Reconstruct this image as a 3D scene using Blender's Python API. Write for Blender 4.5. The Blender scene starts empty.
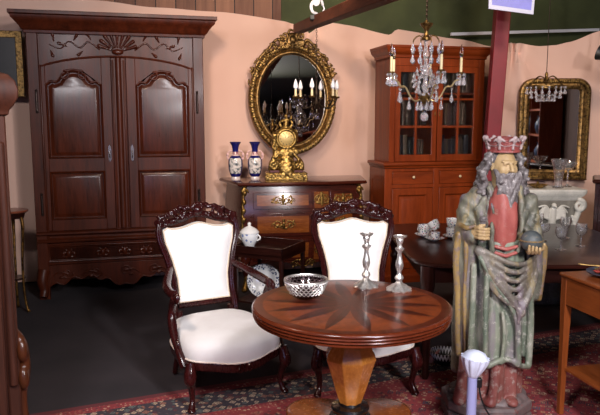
import bpy, bmesh, math, random
import numpy as np
from mathutils import Vector, Matrix, geometry

SC = bpy.context.scene
COL = SC.collection
PI = math.pi
TAU = 2 * PI
RND = random.Random(11)
sin, cos = math.sin, math.cos


# ------------------------------------------------------------------ materials
def srgb(c):
    out = []
    for v in c[:3]:
        v = v / 255.0
        out.append(v / 12.92 if v <= 0.04045 else ((v + 0.055) / 1.055) ** 2.4)
    return tuple(out) + (1.0,)


class NT:
    def __init__(s, name):
        s.m = bpy.data.materials.new(name)
        s.m.use_nodes = True
        s.t = s.m.node_tree
        s.b = s.t.nodes['Principled BSDF']
        s.tc = None

    def n(s, typ, ins=None, **props):
        nd = s.t.nodes.new(typ)
        for k, v in props.items():
            setattr(nd, k, v)
        if ins:
            for k, v in ins.items():
                s.put(nd.inputs[k], v)
        return nd

    def put(s, sock, v):
        if isinstance(v, bpy.types.NodeSocket):
            s.t.links.new(v, sock)
        else:
            sock.default_value = v

    def obj(s):
        if not s.tc:
            s.tc = s.n('ShaderNodeTexCoord')
        return s.tc.outputs['Object']

    def mapped(s, scale, rot=(0, 0, 0)):
        mp = s.n('ShaderNodeMapping', {'Vector': s.obj(), 'Scale': scale, 'Rotation': rot})
        return mp.outputs[0]

    def noise(s, vec, scale, detail=4, rough=.55, dist=0.0):
        nd = s.n('ShaderNodeTexNoise', {'Vector': vec, 'Scale': scale, 'Detail': detail, 'Roughness': rough, 'Distortion': dist})
        return nd.outputs['Fac']

    def ramp(s, fac, stops, const=False):
        r = s.n('ShaderNodeValToRGB', {'Fac': fac})
        cr = r.color_ramp
        if const:
            cr.interpolation = 'CONSTANT'
        while len(cr.elements) < len(stops):
            cr.elements.new(.5)
        for e, (p, c) in zip(cr.elements, stops):
            e.position = p
            e.color = c
        return r.outputs[0]

    def mix(s, fac, a, b, mode='MIX'):
        nd = s.n('ShaderNodeMix', data_type='RGBA', blend_type=mode)
        s.put(nd.inputs[0], fac)
        s.put(nd.inputs[6], a)
        s.put(nd.inputs[7], b)
        return nd.outputs[2]

    def math(s, op, a, b=None, c=None):
        nd = s.n('ShaderNodeMath', operation=op)
        s.put(nd.inputs[0], a)
        if b is not None:
            s.put(nd.inputs[1], b)
        if c is not None:
            s.put(nd.inputs[2], c)
        return nd.outputs[0]

    def bump(s, h, strength=.2, dist=.01):
        nd = s.n('ShaderNodeBump', {'Height': h, 'Strength': strength, 'Distance': dist})
        s.put(s.b.inputs['Normal'], nd.outputs[0])

    def set(s, **kw):
        for k, v in kw.items():
            s.put(s.b.inputs[k.replace('_', ' ')], v)
        return s


def wood(name, dark, light, grain=(14, 14, 1.2), rough=.33, coat=.35, contrast=(.3, .72)):
    m = NT(name)
    v = m.mapped(grain)
    f1 = m.noise(v, 1.6, 6, .6, .6)
    f2 = m.noise(v, 9, 3, .6)
    f = m.math('MULTIPLY_ADD', f2, .35, m.math('MULTIPLY', f1, .72))
    col = m.ramp(f, [(contrast[0], srgb(dark)), (contrast[1], srgb(light))])
    m.set(Base_Color=col, Roughness=m.math('MULTIPLY_ADD', f2, .15, rough - .07), Coat_Weight=coat, Coat_Roughness=.16, Specular_IOR_Level=.22)
    m.bump(f2, .06, .004)
    return m.m


def plain(name, col, rough=.5, metal=0.0, var=.0, scale=20, bump=0, **kw):
    m = NT(name)
    c = srgb(col)
    if var:
        f = m.noise(m.obj(), scale, 4)
        d = tuple(x * (1 - var) for x in c[:3]) + (1,)
        l = tuple(min(1, x * (1 + var)) for x in c[:3]) + (1,)
        m.set(Base_Color=m.ramp(f, [(.3, d), (.7, l)]))
        if bump:
            m.bump(f, bump, .01)
    else:
        m.set(Base_Color=c)
    m.set(Roughness=rough, Metallic=metal, **kw)
    return m.m


def gilt(name, col, dark, rough=.32, scale=30):
    m = NT(name)
    f = m.noise(m.obj(), scale, 5, .65)
    m.set(Base_Color=m.ramp(f, [(.38, srgb(dark)), (.58, srgb(col))]), Metallic=.9, Roughness=m.math('MULTIPLY_ADD', f, .3, rough - .12))
    m.bump(f, .25, .006)
    return m.m


def glass(name, col=(255, 255, 255), rough=.02, ior=1.45):
    m = NT(name)
    m.set(Base_Color=srgb(col), Roughness=rough, IOR=ior, Transmission_Weight=1.0)
    return m.m


def painted(name, a, b, worn=(190, 180, 165), scale=9, amt=.5, rough=.55, tints=()):
    m = NT(name)
    f = m.noise(m.mapped((1, 1, .45)), scale, 6, .65, .8)
    g = m.noise(m.obj(), scale * 4, 4, .7)
    base = m.ramp(f, [(.35, srgb(a)), (.65, srgb(b))])
    for i, c in enumerate(tints):           # other old paint colours showing in upright streaks
        n = m.noise(m.mapped((1, 1, .28), (0, 0, 1.3 * i + .4)), 11 + 3 * i, 4, .6, .6)
        base = m.mix(m.ramp(n, [(.52, (0, 0, 0, 1)), (.62, (.75, .75, .75, 1))]), base, srgb(c))
    k = m.ramp(g, [(amt, (0, 0, 0, 1)), (amt + .16, (1, 1, 1, 1))])
    m.set(Base_Color=m.mix(k, base, srgb(worn)), Roughness=rough)
    m.bump(g, .25, .006)
    return m.m


def patterned(name, base, accents, scale=40, thr=.5, rough=.25):
    """glazed ceramic with small painted flecks"""
    m = NT(name)
    vor = m.n('ShaderNodeTexVoronoi', {'Vector': m.obj(), 'Scale': scale, 'Randomness': .7})
    k = m.ramp(vor.outputs['Distance'], [(.0, (1, 1, 1, 1)), (thr, (0, 0, 0, 1))], True)
    sep = m.n('ShaderNodeSeparateColor', {'Color': vor.outputs['Color']})
    n = len(accents)
    cc = m.ramp(sep.outputs[0], [(i / n, srgb(c)) for i, c in enumerate(accents)], True)
    m.set(Base_Color=m.mix(k, srgb(base), cc), Roughness=rough, Coat_Weight=.4)
    return m.m


# ------------------------------------------------------------------ mesh builder
class B:
    def __init__(s, M=None):
        s.v, s.f = [], []
        s.M = M or Matrix()

    def add(s, vs, fs):
        n = len(s.v)
        s.v += [s.M @ Vector(p) for p in vs]
        s.f += [tuple(i + n for i in q) for q in fs]
        return s

    def box(s, c, d, rot=None):
        x, y, z = d[0] / 2, d[1] / 2, d[2] / 2
        vs = [Vector(p) for p in ((-x, -y, -z), (x, -y, -z), (x, y, -z), (-x, y, -z), (-x, -y, z), (x, -y, z), (x, y, z), (-x, y, z))]
        if rot:
            vs = [rot @ p for p in vs]
        return s.add([p + Vector(c) for p in vs], [(3, 2, 1, 0), (4, 5, 6, 7), (0, 1, 5, 4), (1, 2, 6, 5), (2, 3, 7, 6), (3, 0, 4, 7)])

    def span(s, x0, x1, y0, y1, z0, z1):
        return s.box(((x0 + x1) / 2, (y0 + y1) / 2, (z0 + z1) / 2), (x1 - x0, y1 - y0, z1 - z0))

    def lathe(s, prof, c=(0, 0, 0), n=24, sx=1, sy=1, ph=0, mod=None):
        vs, fs = [], []
        for j, (r, z) in enumerate(prof):
            for i in range(n):
                a = TAU * i / n + ph
                q = r * (mod(a, j) if mod else 1)
                vs.append((c[0] + q * cos(a) * sx, c[1] + q * sin(a) * sy, c[2] + z))
        for j in range(len(prof) - 1):
            for i in range(n):
                k = (i + 1) % n
                fs.append((j * n + i, j * n + k, (j + 1) * n + k, (j + 1) * n + i))
        if prof[0][0] > 1e-6:
            fs.append(tuple(reversed(range(n))))
        if prof[-1][0] > 1e-6:
            fs.append(tuple((len(prof) - 1) * n + i for i in range(n)))
        return s.add(vs, fs)

    def shell(s, prof, c=(0, 0, 0), n=24, th=.003, **k):
        """open vessel: outside profile up, inside profile back down"""
        inn = [(max(r - th, .0005), z + (th if i == 0 else 0)) for i, (r, z) in enumerate(prof)]
        return s.lathe(list(prof) + inn[::-1], c, n, **k)

    def tube(s, path, rad, n=8, closed=False, flat=1.0):
        P = [Vector(p) for p in path]
        m = len(P)
        rr = rad if isinstance(rad, (list, tuple)) else [rad] * m
        vs, fs = [], []
        T = []
        for i in range(m):
            a = P[(i - 1) % m] if (closed or i > 0) else P[i]
            b = P[(i + 1) % m] if (closed or i < m - 1) else P[i]
            t = (b - a)
            T.append(t.normalized() if t.length > 1e-9 else Vector((0, 0, 1)))
        ref = Vector((0, 0, 1)) if abs(T[0].z) < .9 else Vector((0, 1, 0))
        u = (ref - T[0] * ref.dot(T[0])).normalized()
        for i in range(m):
            u = (u - T[i] * u.dot(T[i]))
            u = u.normalized() if u.length > 1e-6 else T[i].orthogonal().normalized()
            w = T[i].cross(u)
            for j in range(n):
                a = TAU * j / n
                vs.append(P[i] + (u * cos(a) * flat + w * sin(a)) * rr[i])
        for i in range(m if closed else m - 1):
            k = (i + 1) % m
            for j in range(n):
                l = (j + 1) % n
                fs.append((i * n + j, i * n + l, k * n + l, k * n + j))
        if not closed:
            fs.append(tuple(reversed(range(n))))
            fs.append(tuple((m - 1) * n + j for j in range(n)))
        return s.add(vs, fs)

    def ell(s, c, r, nu=12, nv=8, rot=None):
        if not isinstance(r, (tuple, list)):
            r = (r, r, r)
        vs, fs = [], []
        vs.append(Vector((0, 0, -r[2])))
        for j in range(1, nv):
            t = -PI / 2 + PI * j / nv
            for i in range(nu):
                a = TAU * i / nu
                vs.append(Vector((r[0] * cos(t) * cos(a), r[1] * cos(t) * sin(a), r[2] * sin(t))))
        vs.append(Vector((0, 0, r[2])))
        for i in range(nu):
            fs.append((0, 1 + (i + 1) % nu, 1 + i))
        for j in range(nv - 2):
            for i in range(nu):
                k = (i + 1) % nu
                b = 1 + j * nu
                fs.append((b + i, b + k, b + nu + k, b + nu + i))
        b = 1 + (nv - 2) * nu
        for i in range(nu):
            fs.append((b + i, b + (i + 1) % nu, len(vs) - 1))
        if rot:
            vs = [rot @ p for p in vs]
        return s.add([p + Vector(c) for p in vs], fs)

    def plate(s, outline, y0, y1, holes=()):
        """outline (x,z) CCW seen from -y, extruded from y0 (front) to y1 (back)"""
        loops = [list(outline)] + [list(h) for h in holes]
        tri = geometry.tessellate_polygon([[Vector((x, z, 0)) for x, z in l] for l in loops])
        pts = [p for l in loops for p in l]
        n = len(pts)
        vs = [(x, y0, z) for x, z in pts] + [(x, y1, z) for x, z in pts]
        fs = []
        for t in tri:
            a, b, c = (pts[i] for i in t)
            ar = (b[0] - a[0]) * (c[1] - a[1]) - (b[1] - a[1]) * (c[0] - a[0])
            if abs(ar) < 1e-12:
                continue
            t = tuple(t) if ar > 0 else tuple(reversed(t))
            fs.append(t)
            fs.append(tuple(i + n for i in reversed(t)))
        o = 0
        for l in loops:
            m = len(l)
            for i in range(m):
                k = (i + 1) % m
                fs.append((o + i, o + n + i, o + n + k, o + k))
            o += m
        return s.add(vs, fs)

    def panel(s, outline, prof):
        """raised panel: rings of the outline, each inset and moved in y, then capped"""
        m = len(outline)
        P = [Vector((x, z)) for x, z in outline]
        nr = []
        for i in range(m):
            a, b, c = P[i - 1], P[i], P[(i + 1) % m]
            d1, d2 = (b - a).normalized(), (c - b).normalized()
            n1, n2 = Vector((-d1.y, d1.x)), Vector((-d2.y, d2.x))
            q = (n1 + n2)
            q = q / max(q.length_squared / 2, .5) if q.length > 1e-6 else n1
            nr.append(q)
        vs, fs = [], []
        for ins, y in prof:
            vs += [(P[i].x + nr[i].x * ins, y, P[i].y + nr[i].y * ins) for i in range(m)]
        for j in range(len(prof) - 1):
            for i in range(m):
                k = (i + 1) % m
                fs.append((j * m + i, j * m + k, (j + 1) * m + k, (j + 1) * m + i))
        last = [Vector((vs[(len(prof) - 1) * m + i][0], vs[(len(prof) - 1) * m + i][2], 0)) for i in range(m)]
        for t in geometry.tessellate_polygon([last]):
            a, b, c = (last[i] for i in t)
            ar = (b.x - a.x) * (c.y - a.y) - (b.y - a.y) * (c.x - a.x)
            t = tuple(t) if ar > 0 else tuple(reversed(t))
            fs.append(tuple((len(prof) - 1) * m + i for i in t))
        return s.add(vs, fs)

    def loft(s, rings, cap=True, closed=True):
        n = len(rings[0])
        vs = [p for r in rings for p in r]
        fs = []
        for j in range(len(rings) - 1):
            for i in range(n if closed else n - 1):
                k = (i + 1) % n
                fs.append((j * n + i, j * n + k, (j + 1) * n + k, (j + 1) * n + i))
        if cap:
            fs.append(tuple(reversed(range(n))))
            fs.append(tuple((len(rings) - 1) * n + i for i in range(n)))
        return s.add(vs, fs)

    def build(s, name, mat, parent=None, bevel=0, angle=38, label=None, seg=2):
        me = bpy.data.meshes.new(name)
        me.from_pydata([tuple(p) for p in s.v], [], s.f)
        me.validate()
        bm = bmesh.new()
        bm.from_mesh(me)
        bmesh.ops.recalc_face_normals(bm, faces=bm.faces)
        bm.to_mesh(me)
        bm.free()
        me.materials.append(mat)
        me.polygons.foreach_set('use_smooth', [True] * len(me.polygons))
        me.set_sharp_from_angle(angle=math.radians(angle))
        o = bpy.data.objects.new(name, me)
        COL.objects.link(o)
        if parent:
            o.parent = parent
        if bevel:
            b = o.modifiers.new('bevel', 'BEVEL')
            b.width = bevel
            b.segments = seg
            b.limit_method = 'ANGLE'
            b.angle_limit = math.radians(40)
            b.harden_normals = False
        if label:
            o['label'] = label
        return o


def thing(name, label, cat, loc=(0, 0, 0), rz=0.0, group=None, rot=None):
    o = bpy.data.objects.new(name, None)
    o.empty_display_size = .05
    COL.objects.link(o)
    o.location = loc
    o.rotation_euler = rot if rot else (0, 0, math.radians(rz))
    return tag(o, label, cat, group)


def tag(o, label, cat, group=None, loc=None, rz=None):
    o['label'] = label
    o['category'] = cat
    if group:
        o['group'] = group
    if loc is not None:
        o.location = loc
    if rz is not None:
        o.rotation_euler = (0, 0, math.radians(rz))
    return o


def struct(o):
    o['kind'] = 'structure'
    return o


def dup(root, loc, rz=0, label=None, group=None):
    def cp(o, par):
        c = o.copy()
        COL.objects.link(c)
        c.parent = par
        for ch in list(o.children):
            cp(ch, c)
        return c
    r = cp(root, None)
    r.location = loc
    r.rotation_euler = (0, 0, math.radians(rz))
    if label:
        r['label'] = label
    if group:
        r['group'] = group
    return r


# ------------------------------------------------------------------ sculpting: a signed distance grid meshed with surface nets
class G:
    def __init__(s, lo, hi, h):
        s.lo = np.array(lo, float)
        s.h = h
        s.n = np.ceil((np.array(hi) - s.lo) / h).astype(int) + 1
        s.D = np.full(s.n, 1.0, np.float32)
        s.ax = [s.lo[i] + np.arange(s.n[i]) * h for i in range(3)]

    def win(s, lo, hi, pad):
        sl = []
        for i in range(3):
            a = int(max(0, math.floor((lo[i] - pad - s.lo[i]) / s.h)))
            b = int(min(s.n[i], math.ceil((hi[i] + pad - s.lo[i]) / s.h) + 1))
            if b <= a:
                return None, None, None, None
            sl.append(slice(a, b))
        X, Y, Z = np.meshgrid(s.ax[0][sl[0]], s.ax[1][sl[1]], s.ax[2][sl[2]], indexing='ij', sparse=True)
        return tuple(sl), X, Y, Z

    def put(s, sl, d, k, sub=False):
        a = s.D[sl]
        d = d.astype(np.float32)
        if sub:
            d = -d
            if k > 0:
                hh = np.maximum(k - np.abs(a - d), 0) / k
                s.D[sl] = np.maximum(a, d) + hh * hh * k / 4
            else:
                s.D[sl] = np.maximum(a, d)
        else:
            if k > 0:
                hh = np.maximum(k - np.abs(a - d), 0) / k
                s.D[sl] = np.minimum(a, d) - hh * hh * k / 4
            else:
                s.D[sl] = np.minimum(a, d)
        return s

    def cap(s, a, b, ra, rb=None, k=.01, sub=False):
        rb = ra if rb is None else rb
        a, b = np.array(a, float), np.array(b, float)
        R = max(ra, rb)
        sl, X, Y, Z = s.win(np.minimum(a, b) - R, np.maximum(a, b) + R, .03 + k)
        if sl is None:
            return s
        ba = b - a
        L = max(float(ba @ ba), 1e-9)
        t = np.clip(((X - a[0]) * ba[0] + (Y - a[1]) * ba[1] + (Z - a[2]) * ba[2]) / L, 0, 1)
        d = np.sqrt((X - a[0] - ba[0] * t) ** 2 + (Y - a[1] - ba[1] * t) ** 2 + (Z - a[2] - ba[2] * t) ** 2) - (ra + (rb - ra) * t)
        return s.put(sl, d, k, sub)

    def ell(s, c, r, k=.01, rot=None, sub=False):
        c = np.array(c, float)
        r = np.array(r if isinstance(r, (tuple, list)) else (r, r, r), float)
        R = r.max()
        sl, X, Y, Z = s.win(c - R, c + R, .03 + k)
        if sl is None:
            return s
        x, y, z = X - c[0], Y - c[1], Z - c[2]
        if rot is not None:
            m = np.array(rot.to_3x3().transposed())
            x, y, z = (m[i][0] * x + m[i][1] * y + m[i][2] * z for i in range(3))
        k0 = np.sqrt((x / r[0]) ** 2 + (y / r[1]) ** 2 + (z / r[2]) ** 2)
        k1 = np.sqrt((x / r[0] ** 2) ** 2 + (y / r[1] ** 2) ** 2 + (z / r[2] ** 2) ** 2)
        d = np.where(k0 < 1e-4, -r.min(), k0 * (k0 - 1) / np.maximum(k1, 1e-6))
        return s.put(sl, d, k, sub)

    def path(s, pts, ra, rb=None, k=.008):
        rb = ra if rb is None else rb
        m = len(pts) - 1
        A = np.array(pts, float)
        R = max(ra, rb)
        sl, X, Y, Z = s.win(A.min(0) - R, A.max(0) + R, .02 + k)
        if sl is None:
            return s
        D = None
        for i in range(m):                  # the whole stroke first, so its joints do not swell
            a, ba = A[i], A[i + 1] - A[i]
            L = max(float(ba @ ba), 1e-9)
            t = np.clip(((X - a[0]) * ba[0] + (Y - a[1]) * ba[1] + (Z - a[2]) * ba[2]) / L, 0, 1)
            d = np.sqrt((X - a[0] - ba[0] * t) ** 2 + (Y - a[1] - ba[1] * t) ** 2 + (Z - a[2] - ba[2] * t) ** 2) - (ra + (rb - ra) * (i + t) / m)
            D = d if D is None else np.minimum(D, d)
        return s.put(sl, D, k)

    def fn(s, f, lo, hi, k=.01, sub=False, pad=.03):
        sl, X, Y, Z = s.win(np.array(lo), np.array(hi), pad)
        return s.put(sl, f(X, Y, Z) + 0 * (X + Y + Z), k, sub)

    def disp(s, f):
        X, Y, Z = np.meshgrid(*s.ax, indexing='ij', sparse=True)
        s.D = (s.D + f(X, Y, Z)).astype(np.float32)
        return s

    def smooth(s, it=1):
        for _ in range(it):
            for ax in range(3):
                d = s.D
                s.D = (np.roll(d, 1, ax) + 2 * d + np.roll(d, -1, ax)) / 4
        return s

    def mesh(s):
        D = s.D.copy()
        D[0], D[-1], D[:, 0], D[:, -1], D[:, :, 0], D[:, :, -1] = (1.,) * 6
        I = D < 0
        nx, ny, nz = [q - 1 for q in D.shape]
        cnt = np.zeros((nx, ny, nz), np.int8)
        for dx in (0, 1):
            for dy in (0, 1):
                for dz in (0, 1):
                    cnt += I[dx:nx + dx, dy:ny + dy, dz:nz + dz]
        act = (cnt > 0) & (cnt < 8)
        idx = np.argwhere(act)
        vid = np.full(act.shape, -1, np.int64)
        vid[tuple(idx.T)] = np.arange(len(idx))
        acc = np.zeros((len(idx), 3))
        num = np.zeros(len(idx))
        cor = [(a, b, c) for a in (0, 1) for b in (0, 1) for c in (0, 1)]
        for i in range(8):
            for j in range(i + 1, 8):
                if sum(abs(cor[i][q] - cor[j][q]) for q in range(3)) != 1:
                    continue
                a = D[tuple((idx + cor[i]).T)].astype(float)
                b = D[tuple((idx + cor[j]).T)].astype(float)
                mk = (a < 0) != (b < 0)
                t = np.where(mk, a / np.where(a == b, 1, a - b), 0)
                p = np.array(cor[i]) + t[:, None] * (np.array(cor[j]) - np.array(cor[i]))
                acc += np.where(mk[:, None], p, 0)
                num += mk
        V = s.lo + (idx + acc / num[:, None]) * s.h
        F = []
        for ax in range(3):
            o = [np.array(e) for e in np.eye(3, dtype=int)]
            e = o[ax]
            u, w = o[(ax + 1) % 3], o[(ax + 2) % 3]
            A = I[:-1] if ax == 0 else (I[:, :-1] if ax == 1 else I[:, :, :-1])
            Bm = I[1:] if ax == 0 else (I[:, 1:] if ax == 1 else I[:, :, 1:])
            g = np.argwhere(A != Bm)
            g = g[(g[:, (ax + 1) % 3] > 0) & (g[:, (ax + 2) % 3] > 0)]
            g = g[(g[:, (ax + 1) % 3] < act.shape[(ax + 1) % 3]) & (g[:, (ax + 2) % 3] < act.shape[(ax + 2) % 3])]
            q = np.stack([vid[tuple((g - u - w).T)], vid[tuple((g - w).T)], vid[tuple(g.T)], vid[tuple((g - u).T)]], 1)
            fl = I[tuple(g.T)]
            q[~fl] = q[~fl][:, ::-1]
            F.append(q)
        F = np.concatenate(F)
        return V, F

    def build(s, name, mat, parent=None, label=None):
        V, F = s.mesh()
        me = bpy.data.meshes.new(name)
        me.from_pydata(V.tolist(), [], F.tolist())
        me.validate()
        me.materials.append(mat)
        me.polygons.foreach_set('use_smooth', [True] * len(me.polygons))
        o = bpy.data.objects.new(name, me)
        COL.objects.link(o)
        if parent:
            o.parent = parent
        if label:
            o['label'] = label
        return o


def spiral(c, r0, r1, a0, turns, n=14, y=0.0, flip=1):
    """scroll in the x-z plane"""
    out = []
    for i in range(n + 1):
        t = i / n
        a = a0 + flip * TAU * turns * t
        r = r0 + (r1 - r0) * t
        out.append((c[0] + r * cos(a), y, c[1] + r * sin(a)))
    return out


def bez(p0, p1, p2, p3, n=10):
    p = [Vector(q) for q in (p0, p1, p2, p3)]
    return [tuple(p[0] * (1 - t) ** 3 + p[1] * 3 * t * (1 - t) ** 2 + p[2] * 3 * t * t * (1 - t) + p[3] * t ** 3) for t in (i / n for i in range(n + 1))]


def catmull(P, n=6, closed=False):
    P = [Vector(p) for p in P]
    m = len(P)
    out = []
    for i in range(m if closed else m - 1):
        p0 = P[i - 1] if (closed or i > 0) else P[i]
        p1, p2 = P[i], P[(i + 1) % m]
        p3 = P[(i + 2) % m] if (closed or i + 2 < m) else p2
        for j in range(n):
            t = j / n
            out.append(tuple(.5 * (2 * p1 + (p2 - p0) * t + (2 * p0 - 5 * p1 + 4 * p2 - p3) * t * t + (3 * p1 - p0 - 3 * p2 + p3) * t ** 3)))
    if not closed:
        out.append(tuple(P[-1]))
    return out
# ------------------------------------------------------------------ palette
W_ARM = wood('armoire_walnut', (34, 12, 6), (86, 35, 16), (9, 9, .9), .42, .05)
W_ARM_P = wood('armoire_panel_walnut', (32, 11, 6), (82, 33, 15), (9, 9, 1.1), .3, .16)
W_BOOK = wood('cherry_red_wood', (84, 31, 8), (136, 56, 18), (7, 7, .8), .4, .2)
W_BOOK_H = wood('cherry_red_wood_across', (84, 31, 8), (136, 56, 18), (.8, 7, 7), .4, .2)
W_COM = wood('commode_rosewood', (36, 11, 8), (76, 28, 16), (1.2, 10, 10), .22, .7)
W_INL = wood('commode_satinwood', (78, 36, 14), (132, 72, 28), (2, 14, 14), .25, .6)
W_CHAIR = wood('mahogany_carving', (26, 6, 7), (58, 17, 16), (9, 9, 2), .27, .4)
W_DARK = wood('dark_polished_wood', (22, 8, 6), (50, 20, 14), (1.2, 9, 9), .3, .3)
W_SMALL = wood('honey_brown_wood', (92, 42, 16), (140, 72, 32), (9, 1.2, 9), .35, .35)
W_SMALL_V = wood('honey_brown_wood_upright', (92, 42, 16), (140, 72, 32), (9, 9, 1.0), .35, .35)
W_BURL = wood('golden_burl_veneer', (140, 74, 24), (216, 142, 62), (7, 7, 4), .25, .6, (.3, .7))
W_BLACK = plain('ebonised_wood', (18, 14, 14), .25, Coat_Weight=.6)
W_CAB = wood('old_brown_oak', (34, 16, 11), (76, 38, 24), (10, 10, .8), .55, .0)
GILT = gilt('gilt_carving', (184, 150, 84), (62, 44, 22), .36, 46)
MOUNT = gilt('tarnished_mount', (150, 118, 62), (74, 50, 24), .4, 60)
GILT_D = gilt('old_gilt_frame', (160, 126, 76), (70, 52, 32), .42, 44)
BRASS = gilt('aged_brass', (150, 118, 68), (84, 60, 32), .35, 40)
IRON = plain('dark_bronze', (48, 36, 26), .45, .7, .2)
SILVER = gilt('silver', (244, 240, 236), (206, 200, 196), .3, 24)
MIRROR = plain('mirror_glass', (216, 212, 208), .02, 1.0)
CRYSTAL = plain('cut_crystal', (250, 248, 252), .02, 0, Transmission_Weight=.8, IOR=1.6, Coat_Weight=.6)
GLASS = glass('clear_glass', (250, 252, 252), .01, 1.45)
WGLASS = plain('table_glass', (250, 250, 252), .03, 0, Transmission_Weight=.95, IOR=1.5, Coat_Weight=.8)
FABRIC = None


def m_fabric():
    m = NT('white_damask')
    f = m.noise(m.obj(), 9, 3)
    g = m.noise(m.obj(), 420, 2)
    m.set(Base_Color=m.ramp(f, [(.3, srgb((234, 229, 226))), (.7, srgb((242, 239, 237)))]), Roughness=.75, Sheen_Weight=.2)
    m.bump(g, .08, .002)
    return m.m


def m_backdrop():
    m = NT('peach_cloth')
    f = m.noise(m.mapped((1, 1, .5)), 1.6, 4, .5)
    g = m.noise(m.obj(), 260, 2)
    m.set(Base_Color=m.ramp(f, [(.3, srgb((218, 176, 156))), (.7, srgb((228, 190, 170)))]), Roughness=.85)
    m.bump(g, .05, .002)
    return m.m


def m_planks():
    m = NT('brown_planks')
    x = m.n('ShaderNodeSeparateXYZ', {'Vector': m.obj()}).outputs[0]
    gap = m.math('FRACT', m.math('MULTIPLY', x, 5.2))
    gk = m.ramp(gap, [(0, (0, 0, 0, 1)), (.05, (1, 1, 1, 1))], True)
    tone = m.math('FRACT', m.math('MULTIPLY', m.math('FLOOR', m.math('MULTIPLY', x, 5.2)), .377))
    f = m.math('MULTIPLY_ADD', tone, .4, m.math('MULTIPLY', m.noise(m.mapped((12, 12, 1)), 1.5, 5), .7))
    c = m.ramp(f, [(.25, srgb((92, 56, 40))), (.8, srgb((150, 104, 78)))])
    m.set(Base_Color=m.mix(gk, srgb((22, 12, 10)), c), Roughness=.7)
    return m.m


def m_floor():
    m = NT('dark_carpet')
    f = m.noise(m.obj(), 2.2, 5)
    g = m.noise(m.obj(), 240, 2)
    m.set(Base_Color=m.ramp(m.math('MULTIPLY_ADD', g, .4, m.math('MULTIPLY', f, .6)), [(.3, srgb((28, 24, 28))), (.7, srgb((52, 44, 48)))]), Roughness=.95)
    m.bump(g, .3, .004)
    return m.m


RUG_HX, RUG_HY = 2.2, 1.3


def m_rug():
    m = NT('persian_rug')
    sp = m.n('ShaderNodeSeparateXYZ', {'Vector': m.obj()})
    ax, ay = m.math('ABSOLUTE', sp.outputs[0]), m.math('ABSOLUTE', sp.outputs[1])
    d = m.math('MINIMUM', m.math('SUBTRACT', RUG_HX, ax), m.math('SUBTRACT', RUG_HY, ay))
    k = lambda c: srgb(c)
    navy, red, dred, cream, tan = k((44, 36, 48)), k((134, 34, 42)), k((92, 20, 30)), k((206, 178, 146)), k((160, 104, 80))

    def motif(scale, cols, rnd=.55, thr=.42, feat='F1'):
        v = m.n('ShaderNodeTexVoronoi', {'Vector': m.obj(), 'Scale': scale, 'Randomness': rnd}, distance='MANHATTAN')
        s = m.n('ShaderNodeSeparateColor', {'Color': v.outputs['Color']})
        cc = m.ramp(s.outputs[0], [(i / len(cols), c) for i, c in enumerate(cols)], True)
        kk = m.ramp(v.outputs['Distance'], [(0, (1, 1, 1, 1)), (thr * .45, (0, 0, 0, 1)), (thr * .7, (1, 1, 1, 1)), (thr, (0, 0, 0, 1))], True)
        return cc, kk
    c1, k1 = motif(27, [cream, tan, dred, cream, k((96, 110, 104))], .8, .62)
    border = m.mix(k1, navy, c1)
    c2, k2 = motif(44, [cream, navy, tan], .3, .5)
    guard = m.mix(k2, red, c2)
    c3, k3 = motif(19, [cream, navy, tan, navy, k((170, 120, 84)), k((60, 70, 90))], .85, .55)
    field = m.mix(k3, red, c3)
    c4, k4 = motif(36, [cream, tan, dred, navy], 1, .5)
    field = m.mix(k4, field, c4)
    col = m.mix(m.ramp(d, [(0, (0, 0, 0, 1)), (.045, (1, 1, 1, 1))], True), dred, guard)
    for lim, nxt in ((.11, border), (.36, guard), (.43, red), (.45, field)):
        st = m.math('GREATER_THAN', d, lim)
        col = m.mix(st, col, nxt)
    g = m.noise(m.obj(), 300, 2)
    col = m.mix(.12, col, m.ramp(g, [(.3, (0.01, 0.01, 0.01, 1)), (.7, (.3, .22, .2, 1))]), 'MIX')
    m.set(Base_Color=col, Roughness=.95)
    m.bump(g, .4, .004)
    return m.m


def m_sunburst():
    """radiating veneers of the round table"""
    m = NT('radial_veneer')
    sp = m.n('ShaderNodeSeparateXYZ', {'Vector': m.obj()})
    x, y = sp.outputs[0], sp.outputs[1]
    r = m.math('SQRT', m.math('ADD', m.math('MULTIPLY', x, x), m.math('MULTIPLY', y, y)))
    a = m.math('ARCTAN2', y, x)
    saw = m.math('FRACT', m.math('MULTIPLY_ADD', a, 14 / TAU, 28.25))
    tri = m.math('ABSOLUTE', m.math('MULTIPLY_ADD', saw, 2, -1))
    ray = m.math('LESS_THAN', m.math('DIVIDE', r, .40), m.math('MULTIPLY_ADD', tri, .74, .28))
    half = m.math('GREATER_THAN', saw, .5)
    f = m.noise(m.mapped((9, 9, 1)), 2, 6, .65, 1.2)
    A = m.ramp(f, [(.3, srgb((34, 11, 6))), (.7, srgb((58, 20, 10)))])
    A2 = m.ramp(f, [(.3, srgb((46, 15, 8))), (.7, srgb((74, 27, 13)))])
    D = m.ramp(f, [(.3, srgb((80, 33, 14))), (.7, srgb((120, 56, 25)))])
    c = m.mix(ray, D, m.mix(half, A, A2))
    c = m.mix(m.math('GREATER_THAN', r, .405), c, m.ramp(f, [(.3, srgb((50, 18, 9))), (.7, srgb((80, 32, 15)))]))
    m.set(Base_Color=c, Roughness=.3, Coat_Weight=.16, Coat_Roughness=.04, Specular_IOR_Level=.3)
    return m.m


FABRIC, CLOTH, PLANK, CARPET, RUGM, BURST = m_fabric(), m_backdrop(), m_planks(), m_floor(), m_rug(), m_sunburst()
GREEN = plain('green_painted_boards', (66, 72, 40), .85, 0, .25, 3)
ROOM = plain('dark_plaster', (70, 48, 38), .9, 0, .15, 4)

# ------------------------------------------------------------------ the setting
XL, XR, YF, ZC = -3.25, 3.45, -3.2, 3.05
WY0, WA = 6.5, math.radians(12)


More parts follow.
